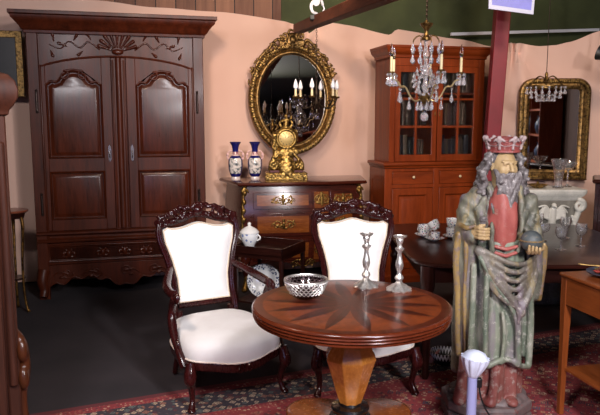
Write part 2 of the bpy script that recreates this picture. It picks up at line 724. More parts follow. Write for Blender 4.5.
def wall_y(x):
    return 6.5 + (x + 1.775) * math.tan(WA)


struct(B().span(XL - .1, XR + .1, YF - .1, 8.2, -.1, 0).build('floor', CARPET))
struct(B().span(XL - .1, XR + .1, YF - .1, 8.2, ZC, ZC + .1).build('ceiling', plain('ceiling_board', (58, 62, 44), .9)))
b = B()
q = []
for x in (XL - .1, XR + .1):
    q.append((x, wall_y(x) + .09))
b.add([(q[0][0], q[0][1], 0), (q[1][0], q[1][1], 0), (q[1][0], q[1][1] + .1, 0), (q[0][0], q[0][1] + .1, 0),
       (q[0][0], q[0][1], ZC), (q[1][0], q[1][1], ZC), (q[1][0], q[1][1] + .1, ZC), (q[0][0], q[0][1] + .1, ZC)],
      [(3, 2, 1, 0), (4, 5, 6, 7), (0, 1, 5, 4), (1, 2, 6, 5), (2, 3, 7, 6), (3, 0, 4, 7)])
struct(b.build('wall_back', GREEN))
struct(B().span(XL - .1, XL, YF, wall_y(XL) + .09, 0, ZC).build('wall_left', ROOM))
struct(B().span(XR, XR + .1, YF, wall_y(XR) + .09, 0, ZC).build('wall_right', ROOM))
# wall behind the camera, with its daylight window
b = B()
b.plate([(XL, 0), (XR, 0), (XR, ZC), (XL, ZC)], YF - .1, YF, [[(-.65, .95), (-.65, 2.25), (.35, 2.25), (.35, .95)]])
struct(b.build('wall_front', ROOM))
fr = B()
fr.plate([(-.71, .89), (.41, .89), (.41, 2.31), (-.71, 2.31)], YF - .02, YF + .03, [[(-.63, .97), (-.63, 2.23), (.33, 2.23), (.33, .97)]])
fr.span(-.18, -.12, YF - .015, YF + .02, .97, 2.23)
fr.span(-.63, .33, YF - .012, YF + .018, 1.57, 1.62)
w = struct(fr.build('window_1', plain('window_paint', (210, 206, 198), .5)))
sky = NT('daylight_beyond_window')
sky.set(Base_Color=(0, 0, 0, 1), Emission_Color=srgb((176, 190, 255)), Emission_Strength=9.0)
struct(B().span(-.64, .34, YF - .075, YF - .065, .96, 2.24).build('window_pane', sky.m, w))

# brown boarding at the upper left of the back wall
rzw = 12


def wallpt(l, off=0.0):
    """point along the back wall line"""
    return (-1.775 + l * cos(WA) - off * -sin(WA) * -1, 6.5 + l * sin(WA) - off * cos(WA))


pl = B().span(-1.9, 1.63, 0, .03, 2.35, ZC - .005).build('trim_1', PLANK)
pl.location = (-1.775 - .055 * sin(WA) * 1, 6.5 + .055 * cos(WA), 0)
pl.rotation_euler = (0, 0, WA)
struct(pl)


def cloth_sheet(name, edge, zlo, folds, loc, rz, label, seed, amp=.012):
    """hanging fabric: grid along the wall, top edge given as (l, z) points"""
    rnd = random.Random(seed)
    n = 150
    l0, l1 = edge[0][0], edge[-1][0]
    ph = [rnd.uniform(0, TAU) for _ in range(6)]
    fr_ = [rnd.uniform(3, 14) for _ in range(6)]
    grid = []
    for i in range(n + 1):
        l = l0 + (l1 - l0) * i / n
        for (a, za), (c, zc) in zip(edge[:-1], edge[1:]):
            if a <= l <= c + 1e-6:
                t = (l - a) / (c - a)
                t = t * t * (3 - 2 * t) * .5 + t * .5
                zt = za + (zc - za) * t
        col = []
        m = 26
        for j in range(m + 1):
            s = j / m
            z = zt + (zlo - zt) * s
            y = sum(amp * sin(fr_[k] * l + ph[k] + s * (k - 2) * .5) for k in range(6)) / 2.4
            for (fl, fz, w, dirx, am) in folds:     # gathered swags: creases fanning out from a pin
                dx, dz = l - fl, fz - z
                rr = math.hypot(dx, dz) + .03
                an = math.atan2(dz, dx)
                y += am * sin(an * 9) * math.exp(-rr / w) * min(1, rr * 12)
            col.append((l, y, z))
        grid.append(col)
    vs, fs = [], []
    m = 27
    for off in (0, .006):
        for c in grid:
            vs += [(p[0], p[1] + off, p[2]) for p in c]
    N = (n + 1) * m
    for i in range(n):
        for j in range(m - 1):
            a = i * m + j
            fs.append((a, a + 1, a + m + 1, a + m))
            fs.append((N + a, N + a + m, N + a + m + 1, N + a + 1))
    for i in range(n):
        fs.append((i * m, i * m + m, N + i * m + m, N + i * m))
        a = i * m + m - 1
        fs.append((a, N + a, N + a + m, a + m))
    for j in range(m - 1):
        fs.append((j, N + j, N + j + 1, j + 1))
        a = n * m + j
        fs.append((a, a + 1, N + a + 1, N + a))
    o = B().add(vs, fs).build(name, CLOTH, angle=60)
    return tag(o, label, 'curtain', None, loc, rz)


cloth_sheet('fabric_backdrop', [(-1.48, 2.8), (-1.0, 2.73), (-.16, 2.71), (.34, 2.66), (1.0, 2.636), (1.66, 2.569), (1.80, 2.54), (1.92, 2.46), (2.06, 2.575), (2.34, 2.54), (2.77, 2.458), (2.85, 2.52), (3.53, 2.436), (3.95, 2.37)],
            .012, [(1.88, 2.47, .45, 1, .06)], (-1.775, 6.5, 0), 12,
            'long peach cloth backdrop hung behind the armoire and the oval mirror', 3)
cloth_sheet('fabric_backdrop', [(-.46, 2.31), (-.33, 2.30), (-.05, 2.27), (.10, 2.278), (.22, 2.304), (.49, 2.401), (1.0, 2.5)],
            .012, [(-.3, 2.28, .5, 1, .05)], (2.3, 6.34, 0), -5,
            'peach cloth sheet hung behind the arched gilt mirror on the right', 8)

# roof beam, post, rail and the notice board at the top of the post
bm_ = B()
P0, P1 = Vector((-.02, 6.45, 2.44)), Vector((.62, 2.9, 2.22))
d = (P1 - P0)
rot = d.to_track_quat('Y', 'Z').to_matrix()
bm_.box(tuple((P0 + P1) / 2), (.09, d.length, .085), rot)
struct(bm_.build('trim_2', wood('beam_wood', (62, 30, 20), (120, 68, 48), (10, 1, 10), .6, 0), bevel=.006))
po = B()
rot = Matrix.Rotation(math.radians(2.4), 3, 'Y')
po.box((1.755, 6.05, 1.5), (.13, .11, 3.0), rot)
po = struct(po.build('trim_3', plain('red_painted_post', (122, 26, 36), .5, 0, .15, 6), bevel=.008))
ra = B().span(3.55, 5.3, -.11, -.08, 2.465, 2.495).build('trim_4', plain('white_batten', (206, 206, 212), .5))
ra.location, ra.rotation_euler = (-1.775, 6.5, 0), (0, math.radians(-3), WA)
ra.location.z = -.19
struct(ra)
sg = thing('hanging_sign', 'pale blue sign board with a white border hung in front of the red post', 'sign', (1.66, 5.35, 2.44), 0)
s_ = B().plate([(-.18, 0.01), (.175, -.035), (.19, .38), (-.18, .42)], -.008, .008)
s_.build('sign_board', plain('sign_white', (188, 192, 214), .5), sg, .002)
s_ = B().plate([(-.155, .04), (.155, -.002), (.168, .36), (-.155, .4)], -.0095, -.0075)
s_.build('blue_face', plain('sign_blue', (122, 126, 208), .5, 0, .14, 9), sg, label='blue printed face')

# rug
rg = thing('persian_rug', 'large red and navy persian rug with a patterned border under the round table and chairs', 'rug', (.90, 2.99, 0), 23)
b = B()
o_ = [(-RUG_HX, -RUG_HY), (RUG_HX, -RUG_HY), (RUG_HX, RUG_HY), (-RUG_HX, RUG_HY)]
b.span(-RUG_HX, RUG_HX, -RUG_HY, RUG_HY, 0.001, .008)
b.build('pile', RUGM, rg, .003)
b = B()
for sx in (-1, 1):
    for i in range(150):
        y = -RUG_HY + .01 + (2 * RUG_HY - .02) * i / 149
        b.span(min(sx * RUG_HX, sx * (RUG_HX + .05)), max(sx * RUG_HX, sx * (RUG_HX + .05)), y - .004, y + .004, .001, .005)
o = b.build('fringe', plain('rug_fringe', (176, 156, 130), .9), rg)
o['kind'] = 'stuff'

# ------------------------------------------------------------------ armoire
def arch(x0, x1, z0, z1, rise, n=18, kind='chapeau'):
    """panel outline, CCW from the front: flat bottom, shaped top"""
    pts = [(x0, z0), (x1, z0)]
    w = x1 - x0
    top = []
    for i in range(n + 1):
        t = i / n
        if kind == 'chapeau':
            e = abs(t - .5) * 2
            if e < .42:
                h = rise * (.72 + .28 * cos(e / .42 * PI / 2))
            elif e < .62:
                h = rise * (.72 - .62 * (e - .42) / .2)
            elif e < .9:
                h = rise * (.10 + .22 * sin((e - .62) / .28 * PI))
            else:
                h = 0
        else:
            h = rise * sin(t * PI / 2)
        top.append((x1 - w * t, z1 + h))
    return pts + top


def make_armoire():
    t = thing('armoire', 'tall dark walnut armoire with a carved shell over two panelled doors', 'wardrobe', (-1.59, 5.88, 0), 15)
    W, D = .742, .60
    b = B()
    b.span(-W + .04, W - .04, .045, D, .26, 2.32)
    body = b.build('carcase', W_ARM, t, .004)
    for s in (-1, 1):
        b = B()
        x = s * (W - .045)
        b.plate([(x - .045, 0), (x + .045, 0), (x + .045, 2.33), (x - .045, 2.33)], 0, .06)
        b.tube([(x - s * .052, .012, .52), (x - s * .052, .012, 2.05)], .012, 8)
        b.build('corner_post', W_ARM, t, .012)
        b = B()
        b.span(min(x - .045, x + .045), max(x - .045, x + .045), D - .08, D, 0, .3)
        b.build('rear_foot', W_ARM, t, .004)
        # scrolled front foot
        b = B()
        b.tube(catmull([(x, .03, .26), (x + s * .015, .0, .17), (x, -.005, .09), (x + s * .01, -.035, .03)], 5), [.055 - .02 * i / 15 for i in range(16)], 10)
        b.build('front_foot', W_ARM, t)
    # cornice: stacked moulding, profile pushed out to front and sides
    prof = [(0, 2.31), (.015, 2.31), (.018, 2.335), (.035, 2.345), (.05, 2.37), (.075, 2.40), (.10, 2.425), (.104, 2.45), (.118, 2.455), (.118, 2.485), (.0, 2.495)]
    rings = []
    for o, z in prof:
        rings.append([(-W - o, -o, z), (W + o, -o, z), (W + o, D, z), (-W - o, D, z)])
    B().loft(rings).build('cornice', W_ARM, t, .003)
    # frieze with curved lower edge
    lo = [(-W + .09 + (2 * W - .18) * i / 20, 2.03 + .105 * (1 - ((i - 10) / 10) ** 2) ** .8) for i in range(21)]
    fz = B().plate(lo + [(W - .09, 2.315), (-W + .09, 2.315)], .018, .07).build('frieze', W_ARM, t, .003)
    b = B()
    b.tube([(x, .016, z - .003) for x, z in lo], .009, 8)
    b.build('frieze_moulding', W_ARM, fz)
    g = G((-.62, -.035, 2.08), (.62, .04, 2.37), .006)
    for i in range(9):                        # shell of nine flutes
        a = math.radians(18 + 18 * i)
        L = .165 - .02 * abs(i - 4) / 4
        g.cap((cos(a) * .05 * 1.1, .012, 2.175 + sin(a) * .035), (cos(a) * L * 1.1, .005, 2.175 + sin(a) * L), .007, .017, .004)
    g.ell((0, .01, 2.17), (.05, .022, .025), .006)
    for s in (-1, 1):
        p = catmull([(s * .15, .016, 2.19), (s * .24, .012, 2.25), (s * .31, .012, 2.2), (s * .40, .012, 2.25), (s * .47, .014, 2.19), (s * .56, .014, 2.22)], 6)
        g.path(p, .008, .006, .004)
        for (x, z, a, l) in ((.22, 2.27, 60, .06), (.29, 2.17, -40, .05), (.36, 2.26, 120, .05), (.42, 2.21, 20, .07), (.52, 2.25, 80, .06), (.55, 2.17, 250, .05)):
            g.cap((s * x, .014, z), (s * (x + l * cos(math.radians(a))), .008, z + l * sin(math.radians(a))), .006, .012, .005)
            g.ell((s * (x + l * .9 * cos(math.radians(a))), .01, z + l * .9 * sin(math.radians(a))), (.014, .012, .014), .004)
    g.build('carved_shell', W_ARM_P, fz, 'carved shell with trailing leaf sprays')
    # fixed centre stile
    b = B()
    b.span(-.06, .06, .012, .06, .6, 2.12)
    b.tube([(0, .008, .62), (0, .008, 2.12)], .026, 12)
    b.tube([(-.046, .01, .62), (-.046, .01, 2.1)], .008, 8)
    b.tube([(.046, .01, .62), (.046, .01, 2.1)], .008, 8)
    b.build('centre_stile', W_ARM, t, .003)
    zt = lambda x: 2.03 + .105 * (1 - ((x / (W - .09))) ** 2) ** .8 if abs(x) < W - .09 else 2.03
    for s in (-1, 1):
        x0, x1 = (-.685, -.065) if s < 0 else (.065, .685)
        m = 14
        top = [(x1 + (x0 - x1) * i / m, zt(x1 + (x0 - x1) * i / m) - .012) for i in range(m + 1)]
        px0, px1 = x0 + .078, x1 - .078
        up = arch(px0, px1, 1.25, 1.885, .12)
        dn = [(px0, .71), (px1, .71), (px1, 1.135), (px0, 1.135)]
        b = B()
        b.plate([(x0, .615), (px0, .615), (px0, zt(px0) - .012), (x0, zt(x0) - .012)], .008, .05)
        b.plate([(px1, .615), (x1, .615), (x1, zt(x1) - .012), (px1, zt(px1) - .012)], .008, .05)
        b.plate([(px0, .615), (px1, .615), (px1, .71), (px0, .71)], .008, .05)
        b.plate([(px0, 1.135), (px1, 1.135), (px1, 1.25), (px0, 1.25)], .008, .05)
        b.plate(up[2:][::-1] + [(px1 + (px0 - px1) * i / m, zt(px1 + (px0 - px1) * i / m) - .012) for i in range(m + 1)], .008, .05)
        dr = b.build('door', W_ARM, t, .005)
        for ol in (up, dn):
            b = B()
            b.panel(ol, [(-.004, .012), (.006, -.005), (.014, .0), (.018, .022), (.024, .022), (.050, .009), (.056, .008)])
            b.build('panel', W_ARM_P, dr, angle=25)
        # little carved scrolls on the shaped head of the panel
        g = G((px0 - .02, -.03, 1.84), (px1 + .02, .04, 2.05), .005)
        c = (px0 + px1) / 2
        w = (px1 - px0)
        for q in (-1, 1):
            g.path(spiral((c + q * w * .17, 1.965), .045, .012, PI / 2 + q * .4, 1.0, 12, 0, q), .009, .006, .003)
            g.path([(c + q * w * .30, 0, 1.905), (c + q * w * .42, 0, 1.915), (c + q * w * .47, 0, 1.89)], .01, .006, .004)
        g.path([(c - w * .16, 0, 2.0), (c, 0, 2.012), (c + w * .16, 0, 2.0)], .01, .01, .004)
        g.build('panel_scroll', W_ARM, dr)
        xe = x1 - .032 if s < 0 else x0 + .032
        b = B()
        b.plate([(xe + .013 * cos(TAU * i / 16) * (1 + .35 * sin(2 * TAU * i / 16) ** 2), 1.29 + .075 * sin(TAU * i / 16)) for i in range(16)], .002, .008)
        b.ell((xe, -.002, 1.305), (.007, .008, .007))
        b.tube([(xe, -.004, 1.30), (xe, -.006, 1.25)], .005, 8)
        b.build('keyhole_plate', plain('escutcheon_metal', (120, 112, 112), .25, .9), dr, .001)
        xh = x0 + .004 if s < 0 else x1 - .004
        for z in (.85, 1.74):
            b = B()
            b.tube([(xh, .0, z - .08), (xh, .0, z + .08)], .011, 10)
            b.ell((xh, 0, z + .09), .012, 8, 6)
            b.ell((xh, 0, z - .09), .012, 8, 6)
            b.build('hinge', plain('hinge_metal', (60, 48, 44), .35, .8), dr)
    # ledge moulding under the doors
    rings = []
    for o, z in ((.0, .505), (.03, .51), (.034, .53), (.014, .55), (.014, .565), (.04, .585), (.04, .6), (.02, .612), (0, .612)):
        rings.append([(-W + .02 - o * .5, .03 - o * 1.3, z), (W - .02 + o * .5, .03 - o * 1.3, z), (W - .02, .2, z), (-W + .02, .2, z)])
    B().loft(rings).build('ledge_moulding', W_ARM, t, .002)
    # drawer
    b = B()
    b.plate([(-.68, .31), (.68, .31), (.68, .5), (-.68, .5)], .012, .06)
    b.panel([(-.66, .328), (.66, .328), (.66, .485), (-.66, .485)], [(0, .012), (.006, .002), (.014, .003), (.02, .012)])
    dw = b.build('drawer', W_ARM_P, t, .003)
    for x in (-.48, -.19, 0, .19, .48):
        g = G((x - .1, -.03, .33), (x + .1, .03, .49), .0055)
        for q in (-1, 1):
            g.path(spiral((x + q * .035, .405), .03, .008, PI if q > 0 else 0, 1.1, 10, .008, q), .007, .005, .003)
        g.ell((x, .004, .405), (.02, .014, .03 if x else .04), .004)
        for a in range(6):
            g.ell((x + .045 * cos(a * PI / 3), .008, .405 + .035 * sin(a * PI / 3)), (.012, .01, .012), .004)
        g.build('carved_rosette', W_ARM_P, dw)
    # scalloped apron with carving
    low = []
    for i in range(61):
        u = -1 + 2 * i / 60
        z = .145 - .045 * cos(u * PI * 2.0) * (1 - abs(u) * .3) + .018 * cos(u * PI * 9) - .02 * math.exp(-(u / .1) ** 2)
        low.append((u * .68, z))
    b = B().plate(low + [(.68, .305), (-.68, .305)], .014, .055)
    ap = b.build('apron', W_ARM, t, .004)
    g = G((-.70, -.03, .09), (.70, .035, .31), .006)
    g.path([(x, .012, z + .008) for x, z in low], .008, .008, .003)
    for x in (-.5, -.25, 0, .25, .5):
        q = 1 if x >= 0 else -1
        g.path(spiral((x, .225), .05, .012, 0, 1.3, 14, .01, q), .009, .006, .004)
        g.path(catmull([(x, .012, .225), (x + q * .07, .008, .24), (x + q * .13, .01, .20)], 5), .011, .005, .004)
        g.ell((x + q * .05, .008, .19), (.02, .012, .012), .005)
    g.build('apron_carving', W_ARM, ap)
    return t


make_armoire()


# ------------------------------------------------------------------ commode
def make_commode():
    t = thing('commode', 'bombe chest of drawers in dark rosewood with gilt mounts under the oval mirror', 'chest of drawers', (.03, 6.07, 0), 12)
    D = .52

    def hw(z):
        return .545 + .03 * sin(PI * min(1, max(0, (z - .28) / .75))) ** 1.0

    def F(x, z):
        bulge = .055 * sin(PI * min(1, max(0, (z - .26) / .80)) ** .8)
        return .05 - bulge * 1.1 - .05 * cos(PI * x / 1.16)

    rings = []
    xs = [-1 + 2 * i / 24 for i in range(25)]
    for j in range(17):
        z = .27 + .715 * j / 16
        w = hw(z)
        rings.append([(x * w, F(x * w, z), z) for x in xs] + [(w + .10, D, z), (-w - .10, D, z)])
    body = B().loft(rings).build('carcase', W_COM, t, angle=50)
    # top slab
    rings = []
    for o, z in ((.012, .985), (.03, .99), (.036, 1.003), (.028, 1.018), (.01, 1.022)):
        rings.append([(x * (.575 + o), F(x * .6, .9) - .005 - o, z) for x in xs] + [(.69 + o, D + .01, z), (-.69 - o, D + .01, z)])
    B().loft(rings).build('top', W_COM, t, angle=30)

    def patch(bb, x0, x1, z0, z1, off, n=14, m=6):
        fr = [[(x0 + (x1 - x0) * i / n, F(x0 + (x1 - x0) * i / n, z0 + (z1 - z0) * j / m) - off, z0 + (z1 - z0) * j / m) for i in range(n + 1)] for j in range(m + 1)]
        bk = [[(p[0], p[1] + off + .008, p[2]) for p in r] for r in fr]
        vs = [p for r in fr for p in r] + [p for r in bk for p in r]
        N = (n + 1) * (m + 1)
        fs = []
        for j in range(m):
            for i in range(n):
                a = j * (n + 1) + i
                fs.append((a, a + 1, a + n + 2, a + n + 1))
                fs.append((N + a, N + a + n + 1, N + a + n + 2, N + a + 1))
        rim = [i for i in range(n + 1)] + [j * (n + 1) + n for j in range(1, m + 1)] + [m * (n + 1) + i for i in range(n - 1, -1, -1)] + [j * (n + 1) for j in range(m - 1, 0, -1)]
        for i in range(len(rim)):
            a, c = rim[i], rim[(i + 1) % len(rim)]
            fs.append((a, N + a, N + c, c))
        bb.add(vs, fs)
        return bb

    def mount(g, cx, cz, w, h, seed=1):
        rr = random.Random(seed)
        y = lambda x, z: F(x, z) - .017
        for s in (-1, 1):
            p = spiral((cx + s * w * .28, cz), h * .5, h * .12, PI if s > 0 else 0, 1.2, 12, 0, -s)
            g.path([(a, y(a, c), c) for a, _, c in p], .006, .004, .003)
            p = catmull([(cx, 0, cz - h * .4), (cx + s * w * .25, 0, cz - h * .1), (cx + s * w * .45, 0, cz + h * .2), (cx + s * w * .5, 0, cz - h * .15)], 5)
            g.path([(a, y(a, c), c) for a, _, c in p], .005, .004, .003)
            for k in range(4):
                a, c = cx + s * w * rr.uniform(.1, .45), cz + h * rr.uniform(-.45, .5)
                g.ell((a, y(a, c), c), (.011, .006, .011), .003)
        g.ell((cx, y(cx, cz), cz), (.014, .012, h * .4), .004)
        g.ell((cx, y(cx, cz + h * .5), cz + h * .5), (.016, .01, .014), .004)

    rows = ((.775, .925), (.525, .735), (.285, .485))
    for ri, (z0, z1) in enumerate(rows):
        for (x0, x1) in ((-.47, .075), (.255, .50)):
            dr = patch(B(), x0, x1, z0, z1, .010).build('drawer', W_COM, t, .003)
            patch(B(), x0 + .035, x1 - .035, z0 + .03, z1 - .025, .0125).build('inlay', W_INL, dr, label='lighter veneered field')
            cx, cz = (x0 + x1) / 2, (z0 + z1) / 2
            g = G((x0, F(cx, cz) - .06, z0), (x1, F(cx, cz) + .06, z1), .0045)
            mount(g, cx, cz, min(.22, (x1 - x0) * .8), .085, int(100 * z0 + 10 * x0))
            g.build('gilt_mount', MOUNT, dr, 'gilt bronze scroll handle')
        md = patch(B(), .095, .235, z0, z1, .010).build('divider_panel', W_INL, t, .003)
        g = G((.09, F(.16, z0) - .08, z0), (.24, F(.16, z0) + .06, z1), .0045)
        mount(g, .165, (z0 + z1) / 2, .1, .12, ri)
        g.build('gilt_mount', MOUNT, md, 'gilt bronze scroll ornament')
    for s in (-1, 1):
        # corner mounts of gilt bronze with leaf scrolls, running down onto the leg
        g = G((s * .57 - .07, -.06, .3), (s * .57 + .07, .14, 1.0), .005)
        pts = [(s * (hw(z) - .005), F(hw(z), z) - .004, z) for z in (.97, .9, .82, .74, .66, .58, .5, .42, .34)]
        g.path(pts, .016, .009, .004)
        for i, p in enumerate(pts[:5]):
            g.ell((p[0] - s * .012, p[1] - .006, p[2] + .02), (.02, .016, .026), .006)
        g.path([(p[0], 0 + pts[0][1] - .012, p[2]) for p in spiral((s * .545, .93), .035, .01, 0, 1.2, 10)], .008, .006, .004)
        g.build('corner_mount', MOUNT, t, 'gilt bronze corner mount')
        # legs
        b = B()
        b.tube(catmull([(s * .52, .06, .36), (s * .545, .035, .25), (s * .53, .045, .13), (s * .55, .02, .03)], 6), [.06, .058, .055, .052, .05, .046, .042, .038, .035, .032, .03, .027, .025, .023, .022, .021, .021, .022, .023][:19], 10)
        lg = b.build('leg', W_COM, t)
        g = G((s * .55 - .06, -.05, .0), (s * .55 + .06, .09, .16), .005)
        g.path([(s * .53, .04, .14), (s * .535, .035, .08), (s * .55, .018, .03)], .022, .028, .01)
        g.ell((s * .555, .005, .018), (.03, .03, .018), .01)
        g.build('gilt_sabot', MOUNT, lg, 'gilt foot cap')
        b = B()
        b.tube([(s * .60, D - .05, .3), (s * .61, D - .045, .15), (s * .61, D - .04, .0)], [.05, .034, .022], 10)
        b.build('leg', W_COM, t)
    # shaped apron with a central mount
    low = [(x, .285 - .055 * math.exp(-((x - .0) / .16) ** 2) - .05 * abs(x / .52) ** 3) for x in [-.52 + 1.04 * i / 30 for i in range(31)]]
    vs = []
    fr = [[(x, F(x, .28) - .004, z) for x, z in low], [(x, F(x, .28) - .004, .31) for x, z in low]]
    bk = [[(p[0], p[1] + .03, p[2]) for p in r] for r in fr]
    B().loft([[fr[0][i], fr[1][i], bk[1][i], bk[0][i]] for i in range(31)]).build('apron', W_COM, t, .002)
    g = G((-.16, -.12, .19), (.16, .06, .34), .005)
    mount(g, 0, .255, .24, .09, 9)
    g.build('apron_mount', MOUNT, t, 'gilt bronze apron ornament')
    return t


make_commode()


# ------------------------------------------------------------------ bookcase with its books
BK = (1.28, 6.4)
BKA = 14


def make_bookcase():
    t = thing('bookcase', 'red-brown cherry bookcase with glazed doors over panelled cupboard doors', 'bookcase', (BK[0], BK[1], 0), BKA)
    x0, x1, D = -.46, .56, .40
    m = (x0 + x1) / 2
    # lower body
    b = B()
    b.span(x0 - .02, x0 + .005, .02, D + .02, .06, 1.13)
    b.span(x1 - .005, x1 + .02, .02, D + .02, .06, 1.13)
    b.span(x0, x1, D, D + .02, .06, 1.13)
    b.span(x0, x1, .03, D, .06, .09)
    b.build('lower_carcase', W_BOOK, t, .003)
    b = B()
    b.span(x0 - .02, x0 + .05, 0, .03, .06, 1.13)
    b.span(x1 - .05, x1 + .02, 0, .03, .06, 1.13)
    b.span(m - .03, m + .03, 0, .03, .06, 1.13)
    b.span(x0, x1, .004, .03, 1.09, 1.13)
    b.span(x0, x1, .004, .03, .93, .965)
    b.span(x0, x1, .004, .03, .06, .13)
    b.build('face_frame', W_BOOK, t, .002)
    B().loft([[(x0 - .02 - o, -o, z), (x1 + .02 + o, -o, z), (x1 + .02 + o, D + .02, z), (x0 - .02 - o, D + .02, z)] for o, z in ((.03, .0), (.03, .07), (.018, .085), (.0, .09))]).build('plinth', W_BOOK_H, t, .002)
    # left side panel frame of the lower body
    b = B(Matrix.Translation((x0 - .02, 0, 0)) @ Matrix.Rotation(-PI / 2, 4, 'Z'))
    b.plate([(-D - .02, .1), (0, .1), (0, 1.12), (-D - .02, 1.12)], -.006, .004, [[(-D + .05, .18), (-D + .05, 1.0), (-.07, 1.0), (-.07, .18)]])
    b.build('side_panel', W_BOOK, t, .002)
    for s, (a, c) in enumerate(((x0 + .05, m - .03), (m + .03, x1 - .05))):
        dr = B().plate([(a + .004, .968), (c - .004, .968), (c - .004, 1.087), (a + .004, 1.087)], -.002, .025).build('drawer', W_BOOK_H, t, .003)
        kb = B(Matrix.Translation(((a + c) / 2, -.002, 1.035)) @ Matrix.Rotation(PI / 2, 4, 'X'))
        kb.lathe([(.005, 0), (.006, .008), (.013, .014), (.014, .02), (.009, .027), (0, .029)], n=12)
        kb.build('knob', plain('pale_knob', (206, 186, 150), .25), dr, label='small pale knob')
        o = [(a + .004, .135), (c - .004, .135), (c - .004, .926), (a + .004, .926)]
        i_ = [(a + .07, .2), (c - .07, .2), (c - .07, .86), (a + .07, .86)]
        dd = B().plate(o, 0, .025, [i_[::-1]]).build('cupboard_door', W_BOOK, t, .003)
        B().panel(i_, [(-.003, .004), (.006, .012), (.012, .018), (.02, .018), (.05, .010), (.055, .009)]).build('panel', W_BOOK, dd, angle=20)
    # waist moulding
    B().loft([[(x0 - .02 - o, -o, z), (x1 + .02 + o, -o, z), (x1 + .02 + o, D + .02, z), (x0 - .02 - o, D + .02, z)] for o, z in ((0, 1.12), (.012, 1.125), (.016, 1.14), (.03, 1.15), (.034, 1.165), (.026, 1.178), (.0, 1.182))]).build('waist_moulding', W_BOOK_H, t, .002)
    # upper part: sides, back, shelves
    ux0, ux1, uy = x0 + .02, x1 - .02, .05
    b = B()
    b.span(ux0, ux0 + .03, uy, D, 1.178, 2.17)
    b.span(ux1 - .03, ux1, uy, D, 1.178, 2.17)
    b.span(ux0, ux1, D, D + .02, 1.178, 2.17)
    b.span(ux0, ux1, uy, D, 2.14, 2.17)
    b.build('upper_carcase', W_BOOK, t, .003)
    for z in (1.20, 1.53, 1.845):
        B().span(ux0 + .03, ux1 - .03, uy + .004, D, z - .02, z).build('shelf', W_BOOK_H, t, .002)
    b = B()
    b.span(ux0, ux0 + .055, uy - .03, uy, 1.178, 2.17)
    b.span(ux1 - .055, ux1, uy - .03, uy, 1.178, 2.17)
    b.span(ux0, ux1, uy - .028, uy, 2.09, 2.17)
    b.build('upper_face_frame', W_BOOK, t, .002)
    for s, (a, c) in enumerate(((ux0 + .055, m - .003), (m + .003, ux1 - .055))):
        o = [(a + .002, 1.185), (c - .002, 1.185), (c - .002, 2.088), (a + .002, 2.088)]
        st = .052
        i_ = [(a + st, 1.25), (c - st, 1.25), (c - st, 2.03), (a + st, 2.03)]
        dd = B().plate(o, uy - .035, uy - .006, [i_[::-1]]).build('glazed_door', W_BOOK, t, .003)
        b = B()
        xm = (a + c) / 2
        b.span(xm - .011, xm + .011, uy - .032, uy - .010, 1.25, 2.03)
        for z in (1.515, 1.78):
            b.span(a + st, c - st, uy - .031, uy - .011, z - .010, z + .010)
        b.build('glazing_bar', W_BOOK, dd, .002)
        B().span(a + st - .004, c - st + .004, uy - .018, uy - .015, 1.246, 2.034).build('glass_pane', GLASS, dd)
        xk = c - .02 if s == 0 else a + .02
        b = B()
        b.plate([(xk + .008 * cos(TAU * i / 12), 1.64 + .022 * sin(TAU * i / 12)) for i in range(12)], uy - .038, uy - .034)
        b.build('keyhole_plate', BRASS, dd)
    # crown moulding
    B().loft([[(ux0 - o, uy - .03 - o, z), (ux1 + o, uy - .03 - o, z), (ux1 + o, D + .02, z), (ux0 - o, D + .02, z)] for o, z in ((0, 2.16), (.012, 2.165), (.014, 2.19), (.03, 2.205), (.05, 2.225), (.056, 2.25), (.062, 2.254), (.062, 2.275), (0, 2.28))]).build('crown_moulding', W_BOOK_H, t, .002)
    # books: one mesh of each kind, copied along the shelves
    M4 = Matrix.Translation((BK[0], BK[1], 0)) @ Matrix.Rotation(math.radians(BKA), 4, 'Z')
    cols = [(58, 30, 24), (34, 44, 38), (92, 70, 44), (40, 34, 52), (110, 84, 60), (70, 24, 24), (30, 30, 32), (84, 56, 34), (120, 100, 78), (44, 52, 66)]
    bmats = [plain('leather_binding', tuple(q * .7 for q in c), .55, 0, .12, 30) for c in cols]
    page = plain('book_pages', (196, 180, 150), .8)
    protos = []
    rnd = random.Random(5)
    used = {}

    def book(k):
        w, h, d = (.026, .19, .14) if k < 4 else ((.034, .215, .16) if k < 7 else (.042, .235, .17))
        r = thing('book', 'x', 'book')
        b = B()
        b.span(-w / 2, -w / 2 + .003, -d, 0, 0, h)
        b.span(w / 2 - .003, w / 2, -d, 0, 0, h)
        n = 8
        b.loft([[(-w / 2 + w * i / n, -d - .006 * sin(PI * i / n), z) for i in range(n + 1)] + [(w / 2, -d + .003, z), (-w / 2, -d + .003, z)] for z in (0, h)])
        for z in (.15, .35, .7, .87):
            b.loft([[(-w / 2 + w * i / n, -d - .0015 - .0068 * sin(PI * i / n), z * h + q) for i in range(n + 1)] + [(w / 2, -d + .002, z * h + q), (-w / 2, -d + .002, z * h + q)] for q in (-.003, .003)])
        b.build('cover', bmats[k], r)
        B().span(-w / 2 + .003, w / 2 - .003, -d + .004, -.006, .004, h - .004).build('pages', page, r, label='cream page block')
        return r, w
    base = [None] * len(cols)
    tiers = {1.20: 'bottom shelf', 1.53: 'middle shelf', 1.845: 'top shelf'}
